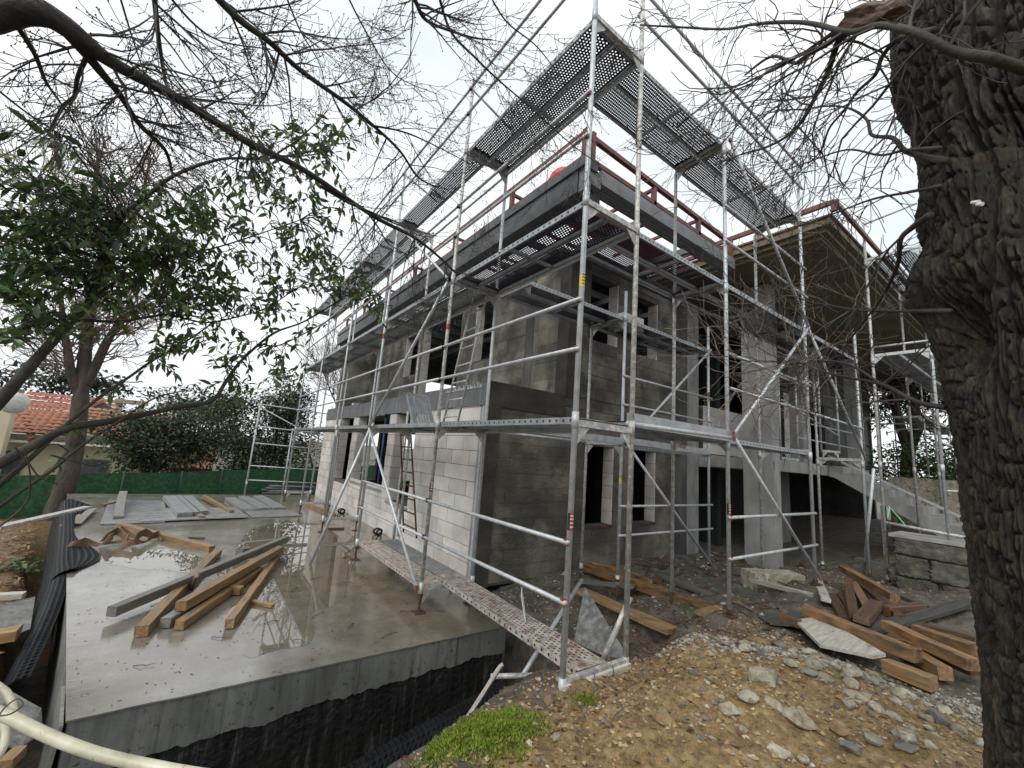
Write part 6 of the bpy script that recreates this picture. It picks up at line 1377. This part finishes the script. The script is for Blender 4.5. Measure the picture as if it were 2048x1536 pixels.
def bgwin(px0, px1, py0, py1, Y_, parent):
    a, c_ = px0, px1
    fr = MB().box((a.x, Y_ - .06, c_.z), (c_.x, Y_, a.z)).build('window', M['grey_roof'], parent)
    n = 4; w_ = (c_.x - a.x - .1) / n
    for i in range(n): MB().box((a.x + .07 + i * w_, Y_ - .075, c_.z + .08), (a.x + .03 + (i + 1) * w_, Y_ - .061, a.z - .08)).build('pane', M['glass'], fr)
bgwin(Vector((-6.662,25.700,-0.025)), Vector((-5.730,25.700,-0.784)), 0, 0, 25.7, H1); bgwin(Vector((-9.401,25.700,0.212)), Vector((-8.584,25.700,-0.874)), 0, 0, 25.7, H1)
H2 = empty('upper_tiled_house', (-8, 32, -1.3), 'taller house with faded red tile roof rising behind the terracotta roofed one', 'house')
u0, u1 = Vector((-10.299,30.000,1.317)), Vector((-6.385,30.000,1.666))
MB().box((u0.x, 30.6, -1.5), (u1.x, 36, u0.z - .1)).build('wall', M['grey_roof'], H2)
b = MB(); tiled(b, (u0.x - .3, 30, u0.z - .1), (1, 0, 0), (0, .80, .60), u1.x - u0.x, 3.4, .3, .4); b.build('tiled_roof', M['tile_far'], H2)
MB().poly_prism([(-9.240,29.400,1.213), (-7.033,29.400,2.885), (-5.929,29.400,2.099), (-5.722,29.400,0.886), (-7.914,29.400,0.709), (-8.043,29.400,1.436)], (0, .6, 0)).build('gable', M['grey_roof'], H2, fixn=True)
MB().bar((-9.279,29.300,1.158), (-6.964,29.300,2.916), .12, .14).build('verge', M['tile_far'], H2)
b = MB(); p = Vector((-5.710,29.000,2.787)); b.bar(p + Vector((-.55, 0, -1.6)), p + Vector((-.55, 0, .1)), .25, .25).bar(p + Vector((.35, 0, -1.6)), p + Vector((.35, 0, .1)), .25, .25).bar(p + Vector((-.75, 0, .2)), p + Vector((.6, 0, .2)), .5, .22); b.build('chimney', M['stone_pale'], H2)
H3 = empty('chimney_house', (-9.5, 24, -1), 'cream chimney stack at the far left edge behind the leaves', 'chimney')
p = Vector((-9.195,24.000,2.339)); MB().box((p.x - .45, 24, -1), (p.x + .30, 24.6, p.z + .35)).build('stack', M['cream'], H3); MB().box((p.x - .5, 23.93, p.z + .36), (p.x + .36, 24.66, p.z + .52)).build('cap', M['stone_pale'], H3)
ds = bmesh.new(); bmesh.ops.create_uvsphere(ds, u_segments=20, v_segments=10, radius=.5); bmesh.ops.delete(ds, geom=[v for v in ds.verts if v.co.z > -.22], context='VERTS')
me = bpy.data.meshes.new('satellite_dish'); ds.to_mesh(me); ds.free(); me.materials.append(M['white']); o = bpy.data.objects.new('satellite_dish', me); o.location = (-8.789,23.500,2.302); o.rotation_euler = (rad(75), 0, rad(200)); o.scale = (1.1, 1.1, .8); C.objects.link(o); tag(o, 'white satellite dish beside the cream chimney at the left edge', 'satellite dish')
H4 = empty('red_roofed_shed', (0, 30, -1), 'small low building with a red roof glimpsed between the two dark bushes', 'shed')
q0, q1 = Vector((-3.446,27.000,-0.502)), Vector((-1.561,27.000,0.271)); MB().box((q0.x, 27.5, -1.4), (q1.x, 30, q0.z + .1)).build('wall', M['red_paint'], H4); b = MB(); tiled(b, (q0.x, 27, q0.z + .1), (1, 0, 0), (0, .8, .6), q1.x - q0.x, 1.6); b.build('tiled_roof', M['tile'], H4)

# ---------------------------------------------------------------- trees and bushes behind
FT = empty('tall_bare_tree', (-5.287,15.200,-1.141), 'tall leafless tree with a thick grey brown trunk standing before the green fence', 'tree')
rf = random.Random(51); tw = MB()
for pts, r0, r1, cnt, sg in (([(-5.409,14.600,-1.695), (-5.250,14.600,-0.168), (-5.259,14.600,1.013), (-5.358,14.600,2.148), (-5.435,14.600,2.941), (-5.558,14.700,3.905), (-5.650,14.800,4.826), (-5.718,15.000,6.055), (-5.892,15.200,7.476), (-6.344,15.400,8.920), (-6.510,15.600,10.373)], .27, .05, 70, 10),
 ([(-5.408,14.600,2.432), (-5.681,14.500,3.034), (-5.877,14.400,3.783), (-6.042,14.400,4.259), (-6.241,14.300,5.143), (-6.720,14.200,6.292)], .14, .04, 34, 8),
 ([(-5.357,14.600,2.733), (-5.241,14.600,3.274), (-5.109,14.600,4.141), (-4.868,14.600,4.955), (-4.481,14.600,5.582), (-4.218,14.800,6.739), (-4.333,15.000,8.552)], .15, .03, 44, 8),
 ([(-5.718,15.000,6.055), (-5.447,15.000,7.399), (-5.251,15.200,8.970), (-5.277,15.400,10.539)], .09, .03, 34, 8),
 ([(-5.643,14.900,5.326), (-6.440,15.000,6.694), (-6.999,15.200,7.850), (-7.720,15.400,8.765)], .08, .03, 34, 8)):
    b = MB(); P, R = limb(b, pts, r0, r1, 12); b.build('trunk' if r0 > .2 else 'limb', M['trunk_far'], FT, smooth=True)
    spray(tw, P, R, cnt, 2.0, rf, 2, -.02, .10, False, .38 if r0 > .2 else .15, .0065, None, 1.0)
tw.build('twigs', M['twig_red'], FT)['kind'] = 'stuff'
def bush(name, c, rx_, ry_, rz_, n_, m, ls, label, cat='bush', seed=1, trunkz=-1.3, holes=.3):
    r = random.Random(seed); o = empty(name, (c[0], c[1], trunkz), label, cat); b = MB(); cc = Vector(c)
    for i in range(5):
        a = r.uniform(0, 6.3); b.tube(smooth_path([(c[0] + .05 * i, c[1], trunkz), (c[0] + .3 * rx_ * math.cos(a), c[1] + .3 * ry_ * math.sin(a), c[2] - .3 * rz_), (c[0] + .8 * rx_ * math.cos(a), c[1] + .8 * ry_ * math.sin(a), c[2] + .5 * rz_ * r.uniform(-.3, 1))], 4), [.06] * 4 + [.04] * 5, 6)
    b.build('trunk', M['trunk_far'], o, smooth=True); lb = MB()
    cl_ = [(Vector((r.gauss(0, 1), r.gauss(0, 1), r.gauss(0, 1))).normalized() * r.uniform(.35, 1.0), r.uniform(.18, .36)) for _ in range(30)]
    for i in range(n_):
        q, s = r.choice(cl_); d = q + Vector((r.gauss(0, s), r.gauss(0, s), r.gauss(0, s))) * .75
        if d.length > 1.15: continue
        p = cc + Vector((d.x * rx_, d.y * ry_, d.z * rz_)); Rl = leaf_frame(Vector((r.gauss(0, 1), r.gauss(0, 1), r.gauss(-.2, .6))), r); s_ = ls * r.uniform(.6, 1.2)
        lb.add([p + Rl @ (Vector(v) * s_) for v in ((0, 0, 0), (.5, -.2, .04), (1, 0, -.06), (.5, .2, .04))], [(0, 1, 2), (0, 2, 3)])
    lb.build('foliage', M[m], o)['kind'] = 'stuff'; return o
bush('round_bush', (-3.717,19.500,1.104), 1.95, 1.6, 1.7, 9000, 'leaf_bush', .20, 'dark round bush behind the green fence, in front of the cream house', seed=61)
bush('tall_bush', (-0.259,19.500,1.483), 2.3, 1.8, 2.3, 12000, 'leaf_bush', .20, 'larger dark glossy bush behind the green fence beside the far scaffold', seed=62)
bush('tall_bush', (0.706,20.500,3.491), 1.2, 1.2, 1.6, 3500, 'leaf_bush', .18, 'narrow bushy top rising behind the larger bush, next to the far scaffold', seed=63)
bush('pine_tree', (-9.946,38.000,4.294), 4.2, 2, 1.2, 1800, 'leaf_pine', .45, 'flat topped pine crown far behind the bare tree trunk', 'tree', 64)
bush('pine_tree', (-2.698,40.000,4.009), 3.0, 2, 1.3, 1600, 'leaf_pine', .45, 'small distant pine crown between the two bushes', 'tree', 65)
bush('far_bush', (-2.545,30.000,2.059), 3.0, 2, 1.8, 4500, 'leaf_bush', .28, 'greyish thicket far behind, between the round bush and the tall one', 'bush', 66)
BT2 = empty('small_bare_tree', (4.680,24.000,1.215), 'small leafless tree seen through the scaffold beyond the end of the house', 'tree'); tw = MB(); r2 = random.Random(71)
for pts, r0, r1, cnt in (([(4.920,24.000,-0.544), (4.535,24.000,2.705), (4.050,24.000,5.398), (3.570,24.000,7.181)], .10, .02, 50), ([(4.535,24.000,2.705), (3.340,24.000,4.672), (2.542,24.000,6.353)], .06, .02, 40), ([(4.535,24.000,2.705), (5.421,24.000,4.672), (5.637,24.000,6.635)], .06, .02, 30)):
    b = MB(); P, R = limb(b, pts, r0, r1, 8); b.build('trunk' if r0 > .08 else 'limb', M['trunk_far'], BT2, smooth=True); spray(tw, P, R, cnt, 1.8, r2, 2, -.06, .1, False, .3, .008, None, 1.2)
tw.build('twigs', M['twig_red'], BT2)['kind'] = 'stuff'
bush('brown_thicket', (2.848,22.000,1.161), 2.2, 1.5, 1.4, 2500, 'litter', .14, 'brownish leafless thicket beyond the far scaffold at the house end', 'bush', 67)
# right background
PT = empty('leaning_pine', (21.149,1.737,2.478), 'forked leaning pine trunks seen under the eaves at the right', 'tree')
for pts, r0, r1 in (([(21.115,1.997,1.854), (21.096,1.871,3.077), (21.069,1.544,4.103), (21.417,1.691,5.197), (21.693,1.704,6.545)], .26, .15), ([(21.100,1.879,2.975), (20.975,2.064,4.100), (20.829,2.130,5.143), (21.143,1.955,6.475)], .20, .13), ([(21.057,1.617,4.103), (21.101,1.243,4.265), (21.130,0.996,4.344)], .12, .05)):
    b = MB(); limb(b, pts, r0, r1, 10); b.build('trunk' if r0 > .22 else 'limb', M['trunk_far'], PT, smooth=True)
lb = MB(); rp_ = random.Random(81)
for i in range(2600):
    c_ = rp_.choice(((21.770,2.126,5.714), (21.993,1.249,5.249), (22.680,3.230,4.992), (21.947,0.902,5.854), (21.716,1.582,6.534))); p = Vector(c_) + Vector((rp_.gauss(0, .8), rp_.gauss(0, .8), rp_.gauss(0, .45))); Rl = leaf_frame(Vector((rp_.gauss(0, 1), rp_.gauss(0, 1), rp_.gauss(0, 1))), rp_); lb.add([p + Rl @ (Vector(v) * .4) for v in ((0, 0, 0), (.5, -.1, .04), (1, 0, -.06), (.5, .1, .04))], [(0, 1, 2), (0, 2, 3)])
lb.build('foliage', M['leaf_pine'], PT)['kind'] = 'stuff'
bush('hedge', (18.224,1.100,2.120), 2.6, 2.6, 1.1, 6000, 'leaf_hedge', .16, 'bright green hedge beyond the stair at the right', 'hedge', 82, .2)
bush('hedge', (17.422,-0.430,2.285), 2.4, 2.4, 1.2, 4000, 'leaf_hedge', .16, 'green hedge hidden partly by the big trunk at the right', 'hedge', 83, .2)
